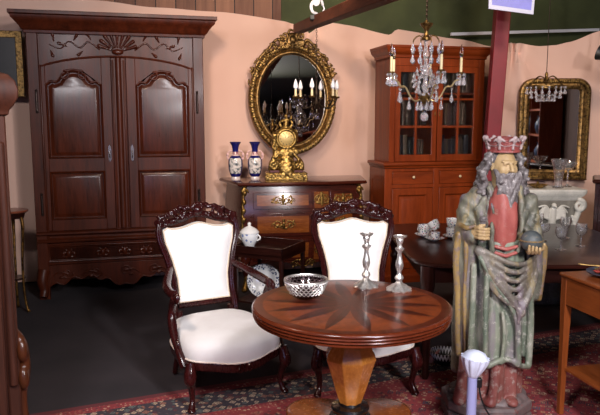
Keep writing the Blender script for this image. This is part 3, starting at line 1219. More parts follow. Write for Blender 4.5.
    for z, tn in tiers.items():
        for side, (a, c) in (('left', (ux0 + .115, m - .065)), ('right', (m + .065, ux1 - .115))):
            x = a
            while True:
                k = rnd.randrange(len(cols))
                w = (.026 if k < 4 else (.034 if k < 7 else .042))
                if x + w > c:
                    break
                p = M4 @ Vector((x + w / 2, D - .16 + rnd.uniform(-.008, .008), z + .0005))
                lab = 'old bound book in the row behind the %s glazed door, %s' % (side, tn)
                grp = 'books behind the %s glazed door, %s' % (side, tn)
                if base[k] is None:
                    base[k], _ = book(k)
                    o = base[k]
                    tag(o, lab, 'book', grp, p, BKA)
                else:
                    dup(base[k], p, BKA, lab, grp)
                x += w + rnd.uniform(.001, .006)
    return t


make_bookcase()
# ------------------------------------------------------------------ chairs
RUGZ = .008


def make_chair(t, arms):
    """carved show-wood chair facing -y, seat about .42 high"""
    zs = .256                         # underside of the seat cushion
    # ---- back
    def bw(z):                       # half width of the upholstered back
        P = [(.44, .165), (.52, .155), (.62, .158), (.74, .182), (.84, .212), (.93, .222)]
        for (a, c), (d, e) in zip(P[:-1], P[1:]):
            if a <= z <= d:
                u = (z - a) / (d - a)
                return (c + (e - c) * u) * 1.07
        return (P[0][1] if z < .44 else P[-1][1]) * 1.07

    def by(z):
        return .235 + (z - .42) * .20

    # frame: rails up both sides and a shaped crest
    for s in (-1, 1):
        pts = catmull([(s * (bw(z) + .018), by(z), z) for z in (.36, .44, .52, .62, .74, .84, .90)] + [(s * .24, by(.95), .955)], 4)
        b = B()
        b.tube(pts, .022, 10, flat=1.1)
        b.tube([(p[0] * 1.0 + s * .012, p[1] - .016, p[2]) for p in pts], .008, 8)
        b.build('back_upright', W_CHAIR, t)
    b = B()
    b.tube([(x, by(.45) + .0, .452) for x in (-.17, -.08, 0, .08, .17)], .02, 10)
    b.build('back_bottom_rail', W_CHAIR, t)
    g = G((-.28, by(.9) - .06, .89), (.28, by(1.07) + .05, 1.10), .0052)
    yb = by(.98)
    g.path([(x, yb, .945 + .04 * cos(x * 6.2) + .012 * cos(x * 22)) for x in [-.235 + .47 * i / 16 for i in range(17)]], .022, .022, .012)
    rr = random.Random(4)
    for s in (-1, 1):
        g.path([(p[0], yb - .02, p[2]) for p in spiral((s * .205, .958), .034, .01, PI / 2, 1.25, 14, 0, -s)], .012, .009, .004)
        g.path([(p[0], yb - .02, p[2]) for p in spiral((s * .115, 1.0), .034, .01, 0, 1.25, 14, 0, s)], .012, .008, .004)
        g.path([(s * .06, yb - .015, 1.035), (s * .10, yb - .02, 1.045), (s * .15, yb - .02, 1.02), (s * .19, yb - .02, 1.005)], .012, .009, .005)
        for k in range(9):
            x = .03 + .20 * k / 8
            z = 1.042 - .055 * (x / .22) ** 2 + rr.uniform(-.01, .014)
            g.ell((s * x, yb - .012 + rr.uniform(-.01, .008), z), (.016, .018, .014), .004)
        for k in range(6):
            a = rr.uniform(-1, 1)
            g.ell((s * rr.uniform(.03, .2), yb - .026, rr.uniform(.965, 1.01)), (.013, .010, .010), .004)
    g.ell((0, yb - .02, 1.02), (.030, .022, .026), .006)
    for k in range(5):
        a = PI * (k + .5) / 5
        g.ell((cos(a) * .032, yb - .022, 1.035 + sin(a) * .024), (.013, .014, .013), .004)
    o = g.build('carved_crest', W_CHAIR, t)
    o.data.transform(Matrix.Translation((0, 0, .94)) @ Matrix.Diagonal((1.07, 1, 1.04, 1)) @ Matrix.Translation((0, 0, -.94)))
    # upholstered back panel, padded front and flat back
    ol = [(-bw(z) + .004, z) for z in [.47 + .44 * i / 12 for i in range(13)]]
    top = []
    for i in range(1, 16):
        x = -.233 + .466 * i / 16
        top.append((x, .917 + .030 * math.exp(-(x / .08) ** 2) + .018 * math.exp(-((abs(x) - .233) / .035) ** 2)))
    ol = ol + top + [(-x, z) for x, z in ol[::-1]]
    cx, cz = 0, .7
    vs, fs = [], []
    n = len(ol)
    K = 7
    for j in range(K + 1):
        u = j / K
        for x, z in ol:
            px, pz = x * (1 - u) , cz + (z - cz) * (1 - u)
            y = by(pz) - .012 - .028 * (1 - (1 - u) ** 4) ** .8
            vs.append((px, y, pz))
    for j in range(K):
        for i in range(n):
            k = (i + 1) % n
            fs.append((j * n + i, (j + 1) * n + i, (j + 1) * n + k, j * n + k))
    base = len(vs)
    for x, z in ol:
        vs.append((x, by(z) + .014, z))
    for i in range(n):
        k = (i + 1) % n
        fs.append((i, k, base + k, base + i))
    fs.append(tuple(base + i for i in range(n)))
    bp = B().add(vs, fs).build('back_cushion', FABRIC, t, angle=50)
    b = B()
    b.tube([(x * .985, by(z) - .016, .7 + (z - .7) * .988) for x, z in ol], .0048, 6, True)
    b.build('braid', plain('cream_braid', (214, 196, 172), .8), bp, label='cream braid edging')
    # ---- seat
    def seat(u):
        a = TAU * u
        c, s_ = cos(a), sin(a)
        e = .5
        x = math.copysign(abs(c) ** e, c)
        y = math.copysign(abs(s_) ** e, s_)
        w = .282 + (-y) * .025
        yy = y * .29 - .04
        if y < 0:
            yy -= .035 * max(0, 1 - (x / .55) ** 2) - .012 * abs(x) ** 6
        return x * w, yy
    N = 64
    ring = [seat(i / N) for i in range(N)]
    rings = []
    for sc, z in ((.985, zs), (1.0, zs + .012), (1.006, zs + .05), (1.0, zs + .085), (.965, zs + .114), (.88, zs + .136), (.7, zs + .155), (.4, zs + .166), (.05, zs + .17)):
        dz = lambda x, y: .028 * (abs(x) / .27) ** 2 * (1 if sc > .9 else .4) if y < -.1 else 0
        rings.append([(x * sc, y * sc, z + (0.012 * cos(x * 11.5) * -1 if y < -.18 and z < zs + .03 else 0)) for x, y in ring])
    st = B().loft(rings).build('seat_cushion', FABRIC, t, angle=70)
    tp, tr = [], []
    for i in range(N * 3):
        x, y = seat(i / (N * 3))
        tp.append((x * 1.008, y * 1.008, zs + .016 + (-.012 * cos(x * 11.5) if y < -.18 else 0)))
        tr.append(.0055 if i % 2 else .0032)
    b = B()
    b.tube(tp, tr, 6, True)
    b.build('nail_trim', plain('pale_trim', (232, 214, 200), .5), st, label='row of small pale nails')
    # seat rail, serpentine
    for a, c, nm in ((.5, 1.0, 'front_rail'), (.0, .5, 'back_rail')):
        rr_ = []
        for i in range(41):
            x, y = seat(a + (c - a) * i / 40)
            dip = .014 * cos(x * 11.5) if y < -.18 else 0
            rr_.append([(x * 1.012, y * 1.012, zs + .014 - dip), (x * 1.03, y * 1.03, zs - .01 - dip), (x * 1.01, y * 1.01, zs - .034 - dip), (x * .93, y * .93, zs - .034 - dip), (x * .93, y * .93, zs + .01)])
        b = B().loft(rr_)
        if nm == 'front_rail':
            for q in (-1, 1):
                b.tube([(p[0], -.37, p[2]) for p in spiral((q * .03, zs - .03), .02, .006, PI / 2, 1.1, 10, 0, q)], .007, 6)
        b.build(nm, W_CHAIR, t)
    # legs
    def cab(x, y, sx, nm):
        P = [(x, y, zs + .02), (x + sx * .012, y - .02, zs - .06), (x + sx * .0, y - .005, .14), (x - sx * .008, y + .008, .07), (x + sx * .004, y - .012, .018)]
        pts = catmull(P, 6)
        rad = []
        for i in range(len(pts)):
            u = i / (len(pts) - 1)
            rad.append(.030 + .010 * math.exp(-((u - .25) / .12) ** 2) - .0145 * min(1, u / .75) + .006 * max(0, (u - .85) / .15))
        b = B()
        b.tube(pts, rad, 12)
        b.ell((P[-1][0] + sx * .004, P[-1][1] - .008, .014), (.022, .026, .014), 10, 6)
        b.tube([(x + sx * .012 + .016 * cos(a), y - .043, zs - .05 + .016 * sin(a)) for a in [TAU * i / 10 for i in range(9)]], .006, 6)
        b.ell((x + sx * .014, y - .045, zs - .03), (.012, .01, .018), 8, 6)
        b.build(nm, W_CHAIR, t)
    cab(-.278, -.27, -1, 'front_leg')
    cab(.278, -.27, 1, 'front_leg')
    for s in (-1, 1):
        b = B()
        pts = catmull([(s * .172, .225, .42), (s * .17, .228, .3), (s * .172, .24, .18), (s * .18, .275, .08), (s * .185, .297, .007)], 5)
        b.tube(pts, [.024 - .008 * i / 20 for i in range(21)], 10)
        b.build('rear_leg', W_CHAIR, t)
    if arms:
        for s in (-1, 1):
            pts = catmull([(s * .195, by(.68), .685), (s * .24, .20, .66), (s * .29, .08, .625), (s * .302, -.03, .61), (s * .295, -.085, .615)], 6)
            b = B()
            b.tube(pts, [.017 + .006 * sin(PI * i / 24) + .005 * (i / 24) for i in range(25)], 10)
            b.tube([(s * .295 , -.085 - .024 + .022 * cos(a), .60 + .022 * sin(a)) for a in [TAU * i / 12 + PI / 2 for i in range(13)]], .013, 8)
            b.ell((s * .295, -.105, .60), (.018, .02, .02))
            am = b.build('armrest', W_CHAIR, t)
            b = B()
            pts = catmull([(s * .295, -.09, .60), (s * .295, -.03, .53), (s * .30, -.03, .46), (s * .308, -.095, .38), (s * .308, -.17, .31), (s * .295, -.22, .24)], 6)
            b.tube(pts, [.020 + .006 * abs(cos(PI * i / 15)) for i in range(31)], 10)
            b.tube([(s * .31, p[1], p[2]) for p in [(0, -.145 + .026 * cos(a), .345 + .026 * sin(a)) for a in [TAU * i / 12 for i in range(12)]]], .009, 8)
            b.build('arm_support', W_CHAIR, t)
    return t


c1 = thing('armchair', 'carved mahogany armchair with white upholstery, open curved arms, at the left of the round table', 'chair', (-.48, 3.80, RUGZ), 29, 'white upholstered carved chairs')
make_chair(c1, True)
c2 = thing('side_chair', 'carved mahogany chair with white upholstery and no arms standing behind the round table', 'chair', (.365, 3.92, RUGZ), 4, 'white upholstered carved chairs')
make_chair(c2, False)


# ------------------------------------------------------------------ round pedestal table
TX, TY = .235, 2.94
rt = thing('pedestal_table', 'round table with sunburst veneer top on a golden faceted pedestal', 'table', (TX, TY, RUGZ), 0)
TZ = .76 - RUGZ
b = B()
R0 = .456
b.lathe([(R0 - .012, TZ - .001), (R0 - .006, TZ - .003), (R0 - .001, TZ - .008), (R0, TZ - .012), (R0 - .002, TZ - .016), (R0 - .012, TZ - .018), (R0 - .003, TZ - .021), (R0 - .001, TZ - .026), (R0 - .004, TZ - .030), (R0 - .014, TZ - .032), (R0 - .005, TZ - .035), (R0 - .003, TZ - .040), (R0 - .007, TZ - .044), (R0 - .017, TZ - .046), (R0 - .009, TZ - .049), (R0 - .009, TZ - .056), (R0 - .03, TZ - .062)], n=96)
b.build('moulded_rim', wood('table_rim_wood', (58, 20, 10), (100, 42, 20), (3, 3, 20), .25, .3), rt, label='reeded rim')
B().lathe([(R0 - .03, TZ - .03), (R0 - .012, TZ - .001), (R0 - .02, TZ), (.2, TZ), (0, TZ)], n=96).build('tabletop', BURST, rt, angle=20)
b = B()
b.lathe([(.10, TZ - .062), (.086, TZ - .10), (.080, TZ - .14), (.082, .585), (.118, .515), (.122, .495), (.108, .45), (.078, .35), (.058, .29), (.052, .275)], n=8, ph=PI / 8)
b.build('pedestal', W_BURL, rt, .003, angle=20, label='faceted golden burl pedestal')
b = B()
b.lathe([(.05, .28), (.055, .268), (.085, .262), (.09, .25), (.085, .238), (.07, .232), (.07, .215), (.095, .212), (.1, .205), (.1, .195)], n=32)
b.build('collar', W_BLACK, rt, label='black turned collar')
b = B()
pts = []
for i in range(48):
    a = TAU * i / 48
    r = .27 + .07 * cos(3 * a)
    pts.append((r * cos(a + PI / 6), r * sin(a + PI / 6)))
b.loft([[(x * s, y * s, z) for x, y in pts] for s, z in ((.9, .20), (.95, .196), (.98, .185), (.98, .15), (1.0, .14), (1.0, .09), (.96, .08))])
b.build('platform_base', wood('base_veneer', (92, 40, 18), (150, 82, 38), (6, 6, 6), .25, .5), rt)
for k in range(3):
    a = TAU * k / 3 + PI / 6
    b = B()
    b.lathe([(.03, .0), (.045, .015), (.05, .035), (.04, .06), (.03, .085)], (.27 * cos(a), .27 * sin(a), 0), 16)
    b.build('foot', W_BLACK, rt)

# glass bowl with silver rim
bl = thing('glass_bowl', 'cut glass bowl with a silver rim on the left of the round table', 'bowl', (.028, 3.03, .7602), 0)
prof = [(.034, .0), (.05, .005), (.070, .022), (.088, .052), (.099, .082)]
B().shell(prof, n=40, th=.004, mod=lambda a, j: 1 + (.018 * cos(20 * a) if 0 < j < 8 else 0)).build('bowl', glass('tinted_cut_glass', (206, 190, 198), .06, 1.5), bl, angle=60)
b = B()
b.tube([(.1 * cos(TAU * i / 48), .1 * sin(TAU * i / 48), .088) for i in range(48)], .005, 8, True)
for i in range(48):
    a = TAU * i / 48
    b.ell((.1 * cos(a), .1 * sin(a), .080), .0048, 6, 4)
b.build('silver_rim', SILVER, bl, label='beaded silver rim')
b = B()
for k in range(4):
    for i in range(26):
        a = TAU * (i + .5 * (k % 2)) / 26
        r, z = ((.078, .034), (.086, .048), (.092, .060), (.098, .072))[k]
        b.tube([((r + .002 + w * .002) * cos(a + q * .12), (r + .002 + w * .002) * sin(a + q * .12), z + .0085 * w) for q, w in ((-1, 0), (0, 1), (1, 0), (0, -1))], .0022, 4, True)
b.build('silver_latticework', SILVER, bl, label='pierced silver lattice')


def candlestick(loc, label):
    t = thing('candlestick', label, 'candlestick', loc, 15, 'silver candlesticks on the round table')
    b = B()
    md = lambda a, j: 1 + (.09 * cos(8 * a) if j < 5 else 0)
    b.lathe([(.060, .0), (.062, .006), (.055, .013), (.044, .018), (.036, .026), (.022, .034), (.014, .044)], n=48, mod=md)
    b.build('base', SILVER, t, angle=50)
    b = B()
    b.lathe([(.012, .042), (.017, .052), (.023, .062), (.018, .072), (.011, .08), (.010, .095), (.016, .105), (.020, .125), (.018, .14), (.012, .165), (.010, .185), (.013, .195), (.022, .204), (.023, .210), (.013, .216), (.011, .23), (.016, .24), (.019, .252), (.016, .258)], n=20, mod=lambda a, j: 1 + .05 * cos(6 * a))
    b.build('stem', SILVER, t, angle=50)
    b = B()
    b.shell([(.013, .255), (.02, .259), (.033, .268), (.034, .272)], n=32, th=.003, mod=lambda a, j: 1 + .05 * cos(8 * a))
    b.build('drip_pan', SILVER, t, angle=50)


candlestick((.331, 3.232, .7602), 'ornate silver candlestick in front of the white chair back, left of the pair')
candlestick((.487, 3.165, .7602), 'ornate silver candlestick nearer the right edge of the round table')


# ------------------------------------------------------------------ tray table with urn and plate
tt = thing('tray_table', 'small dark mahogany tray table with raised gallery behind the armchair', 'table', (-.225, 5.12, 0), -25)
b = B()
w, d = .20, .21
ox = -.02
b.span(-.23, w, -d, d, .555, .573)
b.build('tray_bottom', W_DARK, tt, .002)
b = B()
for (a, c, e, f) in ((-.23, w, -d, -d + .014), (-.23, w, d - .014, d), (-.23, -.216, -d, d), (w - .014, w, -d, d)):
    b.span(a, c, e, f, .535, .625)
b.build('gallery', W_DARK, tt, .002)
for x in (-.212, w - .018):
    for y in (-d + .018, d - .018):
        b = B()
        b.loft([[(x + sx * r, y + sy * r, z) for sx, sy in ((-1, -1), (1, -1), (1, 1), (-1, 1))] for r, z in ((.009, 0), (.013, .3), (.015, .56))])
        b.build('leg', W_DARK, tt, .002)
B().span(-.215, w - .015, -d + .012, d - .012, .17, .185).build('shelf', W_DARK, tt, .002)

PORC = plain('white_porcelain', (236, 234, 230), .2, Coat_Weight=.5)
BLUEW = patterned('blue_painted_porcelain', (232, 232, 234), [(60, 76, 130), (60, 76, 130), (120, 130, 170)], 48, .42)
from_tray = Matrix.Translation((-.225, 5.12, 0)) @ Matrix.Rotation(math.radians(-25), 4, 'Z')
p = from_tray @ Vector((-.125, -.13, .5735))
ur = thing('lidded_urn', 'white porcelain lidded urn with pale blue swags on the tray table', 'urn', p, -20)
B().lathe([(.050, .0), (.054, .008), (.044, .024), (.036, .036), (.046, .056), (.062, .085), (.070, .115), (.072, .135), (.070, .145)], n=32).build('body', patterned('swag_porcelain', (238, 238, 238), [(130, 146, 190), (236, 236, 240)], 26, .34), ur)
B().lathe([(.076, .143), (.076, .152), (.060, .170), (.034, .187), (.014, .196), (.01, .202), (.015, .210), (.012, .222), (0, .228)], n=32).build('lid', PORC, ur)
for s in (-1, 1):
    b = B()
    b.tube([(s * (.066 + .026 * sin(PI * i / 10)), 0, .085 + .05 * i / 10) for i in range(11)], .006, 8)
    b.build('handle', PORC, ur)

pt = thing('plate', 'blue and white patterned plate standing upright on the shelf of the tray table', 'plate', from_tray @ Vector((-.045, -.055, .1862)), 0, rot=(math.radians(78), 0, math.radians(-6)))
pm = NT('transfer_printed_plate')
sp = pm.n('ShaderNodeSeparateXYZ', {'Vector': pm.obj()})
yy = pm.math('ADD', sp.outputs[1], -.135)
r = pm.math('SQRT', pm.math('ADD', pm.math('MULTIPLY', sp.outputs[0], sp.outputs[0]), pm.math('MULTIPLY', yy, yy)))
vor = pm.n('ShaderNodeTexVoronoi', {'Vector': pm.obj(), 'Scale': 62})
k = pm.ramp(vor.outputs['Distance'], [(0, (1, 1, 1, 1)), (.42, (0, 0, 0, 1))], True)
band = pm.math('GREATER_THAN', r, .088)
mid = pm.math('LESS_THAN', r, .04)
kk = pm.math('MULTIPLY', k, pm.math('MAXIMUM', band, mid))
pm.set(Base_Color=pm.mix(kk, srgb((226, 226, 224)), srgb((66, 78, 112))), Roughness=.2, Coat_Weight=.5)
b = B()
b.lathe([(.05, .004), (.075, .004), (.09, .011), (.132, .02), (.135, .022), (.132, .024), (.09, .015), (.075, .009), (.0, .008)], (0, .135, -.012), 48)
b.build('plate_body', pm.m, pt)

# ------------------------------------------------------------------ dark table on the right with tea things and glasses
DT = (1.47, 4.56)
dt = thing('dining_table', 'large dark polished table behind the statue holding teacups and glasses', 'table', (DT[0], DT[1], RUGZ), 0)
def sup(r, n=96, e=7, ry=None):
    ry = ry or r
    out = []
    for i in range(n):
        a = TAU * i / n
        out.append((math.copysign(abs(cos(a)) ** (2 / e), cos(a)) * r, math.copysign(abs(sin(a)) ** (2 / e), sin(a)) * ry))
    return out
HX, HY = .80, .78
B().loft([[(x, y, z) for x, y in sup(HX - o, ry=HY - o)] for o, z in ((.012, .712), (.0, .718), (-.002, .728), (.006, .738), (.012, .74))]).build('tabletop', W_DARK, dt, angle=30)
b = B()
for (a, c, e, f) in ((-.70, .70, -.69, -.665), (-.70, .70, .665, .69), (-.72, -.695, -.67, .67), (.695, .72, -.67, .67)):
    b.span(a, c, e, f, .61, .712)
b.build('apron', W_DARK, dt, .002)
for sx in (-1, 1):
    for sy in (-1, 1):
        b = B()
        b.lathe([(.018, 0), (.026, .03), (.02, .06), (.028, .2), (.036, .4), (.03, .47), (.042, .5), (.03, .53), (.045, .58), (.045, .712)], (sx * .70, sy * .67, 0), 16)
        b.build('leg', W_DARK, dt)

CUPM = patterned('flowered_china', (236, 232, 228), [(64, 84, 140), (190, 90, 96), (80, 120, 100), (64, 84, 140)], 78, .36)


def saucer(loc, label):
    t = thing('saucer', label, 'saucer', loc, 0, 'flowered china on the dark table')
    b = B()
    b.lathe([(.026, 0), (.03, .004), (.052, .010), (.068, .019), (.069, .021), (.052, .014), (.03, .008), (0, .007)], n=36)
    b.build('dish', CUPM, t)
    return t


def cup(loc, label, rot=(0, 0, 0), sc=1.0):
    t = thing('teacup', label, 'cup', loc, 0, 'flowered china on the dark table', rot=rot)
    b = B()
    b.shell([(.024 * sc, 0), (.026 * sc, .006 * sc), (.034 * sc, .014 * sc), (.040 * sc, .035 * sc), (.042 * sc, .066 * sc)], n=28, th=.0025)
    b.build('cup_body', CUPM, t)
    b = B()
    b.tube([(.038 * sc + .022 * sc * sin(PI * i / 10), 0, .016 * sc + .036 * sc * i / 10) for i in range(11)], .0035, 8)
    b.build('handle', CUPM, t)
    return t


tz = .7402 + RUGZ
saucer((.945, 4.56, tz), 'flowered saucer under the leaning pile of cups on the dark table')
cup((.948, 4.555, tz + .0095), 'flowered teacup standing on the left saucer at the bottom of the pile', (0, 0, .7), .8)
cup((.955, 4.55, tz + .0805), 'flowered teacup tipped sideways on top of the left pile', (0, .62, 2.4), .95)
saucer((.900, 4.715, tz), 'flowered saucer at the far left of the tea things')
cup((.900, 4.715, tz + .011), 'tall flowered teacup standing behind the tipped cup', (0, 0, 2.2), 1.12)
saucer((1.088, 4.66, tz), 'flowered saucer beneath the two stacked cups beside the statue')
cup((1.088, 4.66, tz + .0095), 'lower flowered teacup of the straight stack beside the statue', (0, 0, -.6), 1.0)
cup((1.088, 4.66, tz + .0755), 'upper flowered teacup of the straight stack beside the statue', (0, 0, .4), 1.0)


def goblet(loc, label, h=.15, r=.038):
    t = thing('goblet', label, 'glass', loc, 0, 'stemmed glasses on the dark table')
    k = h / .15
    b = B()
    b.lathe([(.034, 0), (.034, .002), (.012, .006), (.005, .012), (.004, .03 * k), (.007, .04 * k), (.004, .05 * k), (.005, .07 * k)], n=24)
    b.build('stem', WGLASS, t)
    b = B()
    b.shell([(.004, .069 * k), (r * .55, .077 * k), (r * .9, .095 * k), (r, .12 * k), (r * .94, .15 * k)], n=28, th=.0022)
    b.build('bowl', WGLASS, t)
    return t


goblet((1.70, 4.23, tz), 'stemmed glass nearest the front of the dark table, right of the orb')
goblet((1.885, 4.36, tz), 'stemmed glass at the far right of the dark table')
goblet((1.90, 4.66, tz), 'stemmed glass at the back, between the two nearer glasses')
goblet((1.70, 4.56, tz), 'wide stemmed glass behind the orb of the statue', .12, .05)
goblet((1.80, 4.92, tz), 'small stemmed glass furthest back on the dark table', .14, .036)

# ------------------------------------------------------------------ small wooden table, right foreground
st = thing('side_table', 'honey-brown wooden side table on tapered legs at the right edge', 'table', (1.392, 3.42, RUGZ), 13)
SZ = .79 - RUGZ
b = B()
b.span(-.012, .49, -.5, .012, SZ - .018, SZ)
b.build('tabletop', W_SMALL, st, .005)
for nm, (a, c, e, f) in (('apron', (.0, .015, -.46, -.02)), ('apron', (.02, .46, -.015, .0)), ('apron', (.463, .478, -.46, -.02)), ('apron', (.02, .46, -.488, -.473))):
    B().span(a, c, e, f, SZ - .165, SZ - .018).build(nm, W_SMALL, st, .002)
for x in (.018, .46):
    for y in (-.018, -.47):
        b = B()
        b.loft([[(x + sx * r, y + sy * r, z) for sx, sy in ((-1, -1), (1, -1), (1, 1), (-1, 1))] for r, z in ((.0135, 0), (.018, .45), (.0215, SZ - .165), (.0215, SZ - .018))])
        lg = b.build('leg', W_SMALL_V, st, .002)
B().span(.02, .458, -.468, -.02, .25, .265).build('lower_shelf', W_SMALL, st, .002)
MS = Matrix.Translation((1.392, 3.42, 0)) @ Matrix.Rotation(math.radians(13), 4, 'Z')
p = MS @ Vector((.175, -.14, .7903))
dh = thing('dish', 'dark slate-blue dish of dried flowers on the honey-brown side table', 'dish', p, 0)
B().lathe([(.05, 0), (.06, .004), (.10, .014), (.112, .022), (.113, .026), (.10, .02), (.06, .01), (0, .009)], n=40).build('dish_body', plain('slate_glaze', (66, 70, 84), .35, 0, .2, 20), dh)
rr = random.Random(12)
fl = [plain('petal_%d' % i, c, .7, 0, .25, 60) for i, c in enumerate(((150, 50, 40), (196, 160, 96), (206, 190, 160), (110, 60, 40), (120, 110, 60)))]
for i in range(16):
    a = TAU * i / 16 * 2.4
    rad = .012 + .062 * math.sqrt((i + .5) / 16)
    b = B()
    n = 5 + i % 3
    c = (rad * cos(a), rad * sin(a), .022 + .022 * (1 - rad / .075))
    for k in range(n):
        q = TAU * k / n + i
        b.ell((c[0] + .011 * cos(q), c[1] + .011 * sin(q), c[2]), (.012, .008, .005), 8, 5, Matrix.Rotation(q, 3, 'Z') @ Matrix.Rotation(-.5, 3, 'Y'))
    b.ell((c[0], c[1], c[2] + .002), .006, 8, 5)
    f = b.build('dried_flower', fl[i % 5])
    f.location = p
    tag(f, 'dried flower head heaped in the dark dish on the side table', 'flower', 'dried flower heads in the dish')
for i in range(3):
    a = 2.6 + .5 * i
    b = B()
    b.tube([(.02 * cos(a), .02 * sin(a), .05), (.09 * cos(a), .09 * sin(a), .048 + .01 * i), (.15 * cos(a), .15 * sin(a), .05 + .012 * i)], .0022, 6)
    f = b.build('dried_stalk', fl[1])
    f.location = p
    tag(f, 'thin straw-coloured dried stalk sticking out of the dark dish', 'stalk', 'dried stalks in the dish')
# ------------------------------------------------------------------ carved painted statue
def make_statue():
    t = thing('statue', 'weathered painted statue of a bearded crowned king in long robes holding an orb', 'statue', (1.003, 3.40, RUGZ), 0)
    ROBE = painted('worn_green_paint', (72, 72, 62), (120, 118, 102), (140, 130, 120), 9, .54, .55, ((112, 98, 108), (136, 118, 78)))
    SKIRT = painted('worn_pale_green_paint', (82, 94, 80), (126, 130, 112), (168, 164, 154), 8, .54, .5, ((118, 106, 112), (150, 148, 134)))
    SASH = painted('worn_mauve_paint', (84, 78, 72), (120, 112, 100), (152, 142, 134), 10, .54, .5, ((110, 96, 106), (132, 118, 86)))
    TUNIC = painted('worn_red_paint', (134, 58, 54), (160, 86, 78), (158, 120, 108), 8, .56)
    UNDER = painted('worn_rose_paint', (104, 40, 38), (134, 82, 74), (156, 140, 132), 7, .52)
    GOLD = painted('worn_gold_paint', (104, 82, 46), (152, 126, 78), (116, 100, 98), 9, .48, .5)
    FLESH = painted('worn_flesh_paint', (150, 122, 82), (178, 152, 112), (128, 104, 90), 10, .56)
    HAIR = painted('worn_grey_paint', (72, 66, 66), (112, 104, 104), (164, 156, 154), 14, .52)
    CROWN = painted('worn_crown_paint', (118, 48, 46), (146, 72, 68), (156, 130, 124), 18, .55)
    STONE = painted('worn_base_paint', (78, 68, 70), (112, 96, 94), (130, 74, 68), 8, .55)
    h = .0055
    ang = math.radians(14)
    hc = (.033, -.035, 1.354)

    def Hd(x, y, z):            # head-local: x to its left in the picture's right, y forward
        return (hc[0] + x * cos(ang) + y * sin(ang), hc[1] + x * sin(ang) - y * cos(ang), hc[2] + z)
    Rz = Matrix.Rotation(ang, 4, 'Z')
    lo, hi = (-.28, -.25, .10), (.30, .20, 1.52)

    # body: head, neck, trunk, arms and hands in one surface
    g = G(lo, hi, .0045)
    g.ell((.03, 0, 1.06), (.125, .085, .19), .02)
    g.ell((.03, 0, .8), (.12, .085, .2), .04)
    g.cap((.03, 0, .75), (.03, 0, .2), .1, .09, .04)
    g.cap((.03, 0, 1.18), (.033, -.02, 1.30), .05, .046, .03)
    g.ell(hc, (.060, .072, .086), .02, Rz)
    g.ell(Hd(0, .025, -.04), (.046, .046, .05), .02, Rz)
    for s in (-1, 1):
        g.ell(Hd(s * .030, .052, -.022), (.019, .018, .022), .012, Rz)          # cheeks
        g.ell(Hd(s * .024, .074, .008), (.016, .016, .011), .006, Rz, True)      # sockets
        g.ell(Hd(s * .024, .060, .006), (.0125, .010, .009), .002, Rz)           # eyes
        g.cap(Hd(s * .024 - .013, .070, .0125), Hd(s * .024 + .013, .070, .0125), .003, .003, .003)
        g.cap(Hd(s * .010, .072, .020), Hd(s * .040, .060, .022), .006, .005, .006)   # brows
        g.ell(Hd(s * .062, -.005, -.005), (.009, .016, .024), .006, Rz)
        g.ell(Hd(s * .0085, .080, -.026), (.007, .008, .006), .005)
    g.cap(Hd(0, .070, .016), Hd(0, .090, -.022), .007, .0105, .006)              # nose
    g.cap(Hd(-.015, .070, -.047), Hd(.015, .070, -.047), .0055, .0055, .003)      # lips
    g.cap(Hd(-.013, .068, -.056), Hd(.013, .068, -.056), .006, .006, .003)
    for (sh, el, wr) in (((-.10, 0, 1.15), (-.152, -.02, .99), (-.130, -.15, 1.02)), ((.16, 0, 1.15), (.205, -.02, .98), (.175, -.13, .945))):
        g.cap(sh, el, .034, .030, .03)
        g.cap(el, wr, .030, .024, .02)
    # right hand closed round the staff stub
    g.ell((-.103, -.165, 1.03), (.035, .026, .030), .012)
    for i in range(4):
        z = 1.052 - i * .016
        g.path([(-.130, -.168, z), (-.120, -.198, z + .001), (-.098, -.212, z), (-.076, -.204, z), (-.072, -.188, z - .001)], .0085, .0075, .003)
    g.path([(-.130, -.165, 1.045), (-.116, -.192, 1.066), (-.098, -.2, 1.07)], .0095, .008, .004)
    # left hand under the orb
    g.ell((.163, -.155, .932), (.036, .035, .018), .012)
    for i in range(4):
        x = .125 + i * .018
        g.path([(x + .01, -.165, .929), (x, -.202, .930), (x - .006, -.222, .949), (x - .006, -.2265 + .001 * i, .971 - .004 * i)], .0085, .007, .003)
    g.path([(.185, -.15, .932), (.207, -.175, .947), (.206, -.19, .972)], .010, .008, .004)
    g.build('body', FLESH, t)

    # mantle over shoulders and arms, open at the chest
    g = G(lo, hi, h)
    g.cap((-.03, .01, 1.215), (-.105, .01, 1.155), .062, .062, .03)
    g.cap((.09, .01, 1.215), (.165, .01, 1.155), .062, .060, .03)
    g.cap((-.105, 0, 1.15), (-.152, -.02, .99), .058, .046, .03)
    g.cap((-.152, -.02, .99), (-.128, -.135, 1.01), .052, .038, .02)
    g.cap((.165, 0, 1.15), (.205, -.02, .98), .056, .045, .03)
    g.cap((.205, -.02, .98), (.185, -.11, .948), .046, .034, .02)
    g.ell((.03, .02, 1.05), (.15, .112, .2), .03)
    g.cap((.03, .06, 1.1), (.02, .055, .22), .125, .10, .05)
    for x in (-.13, -.06, .03, .10, .15):
        g.cap((x, .10, 1.1), (x, .12, .22), .03, .035, .04)
    # hanging drapery from both forearms
    for (x, y, z, b_, x2, r1) in ((-.155, -.05, 1.0, .36, -.135, .042), (-.135, -.085, .98, .34, -.115, .034), (-.155, .0, .98, .36, -.135, .045), (.215, -.05, .92, .67, .222, .045), (.225, .01, .92, .64, .215, .05)):
        g.cap((x, y, z), (x2, y + .012, b_), r1, r1 * .72, .03)
    # lapel edges beside the tunic
    for s, xx in ((-1, -.03), (1, .098)):
        g.path(catmull([(xx + s * .01, -.075, 1.235), (xx, -.125, 1.14), (xx + s * .004, -.135, 1.02), (xx + s * .004, -.125, .93)], 4), .017, .015, .02)
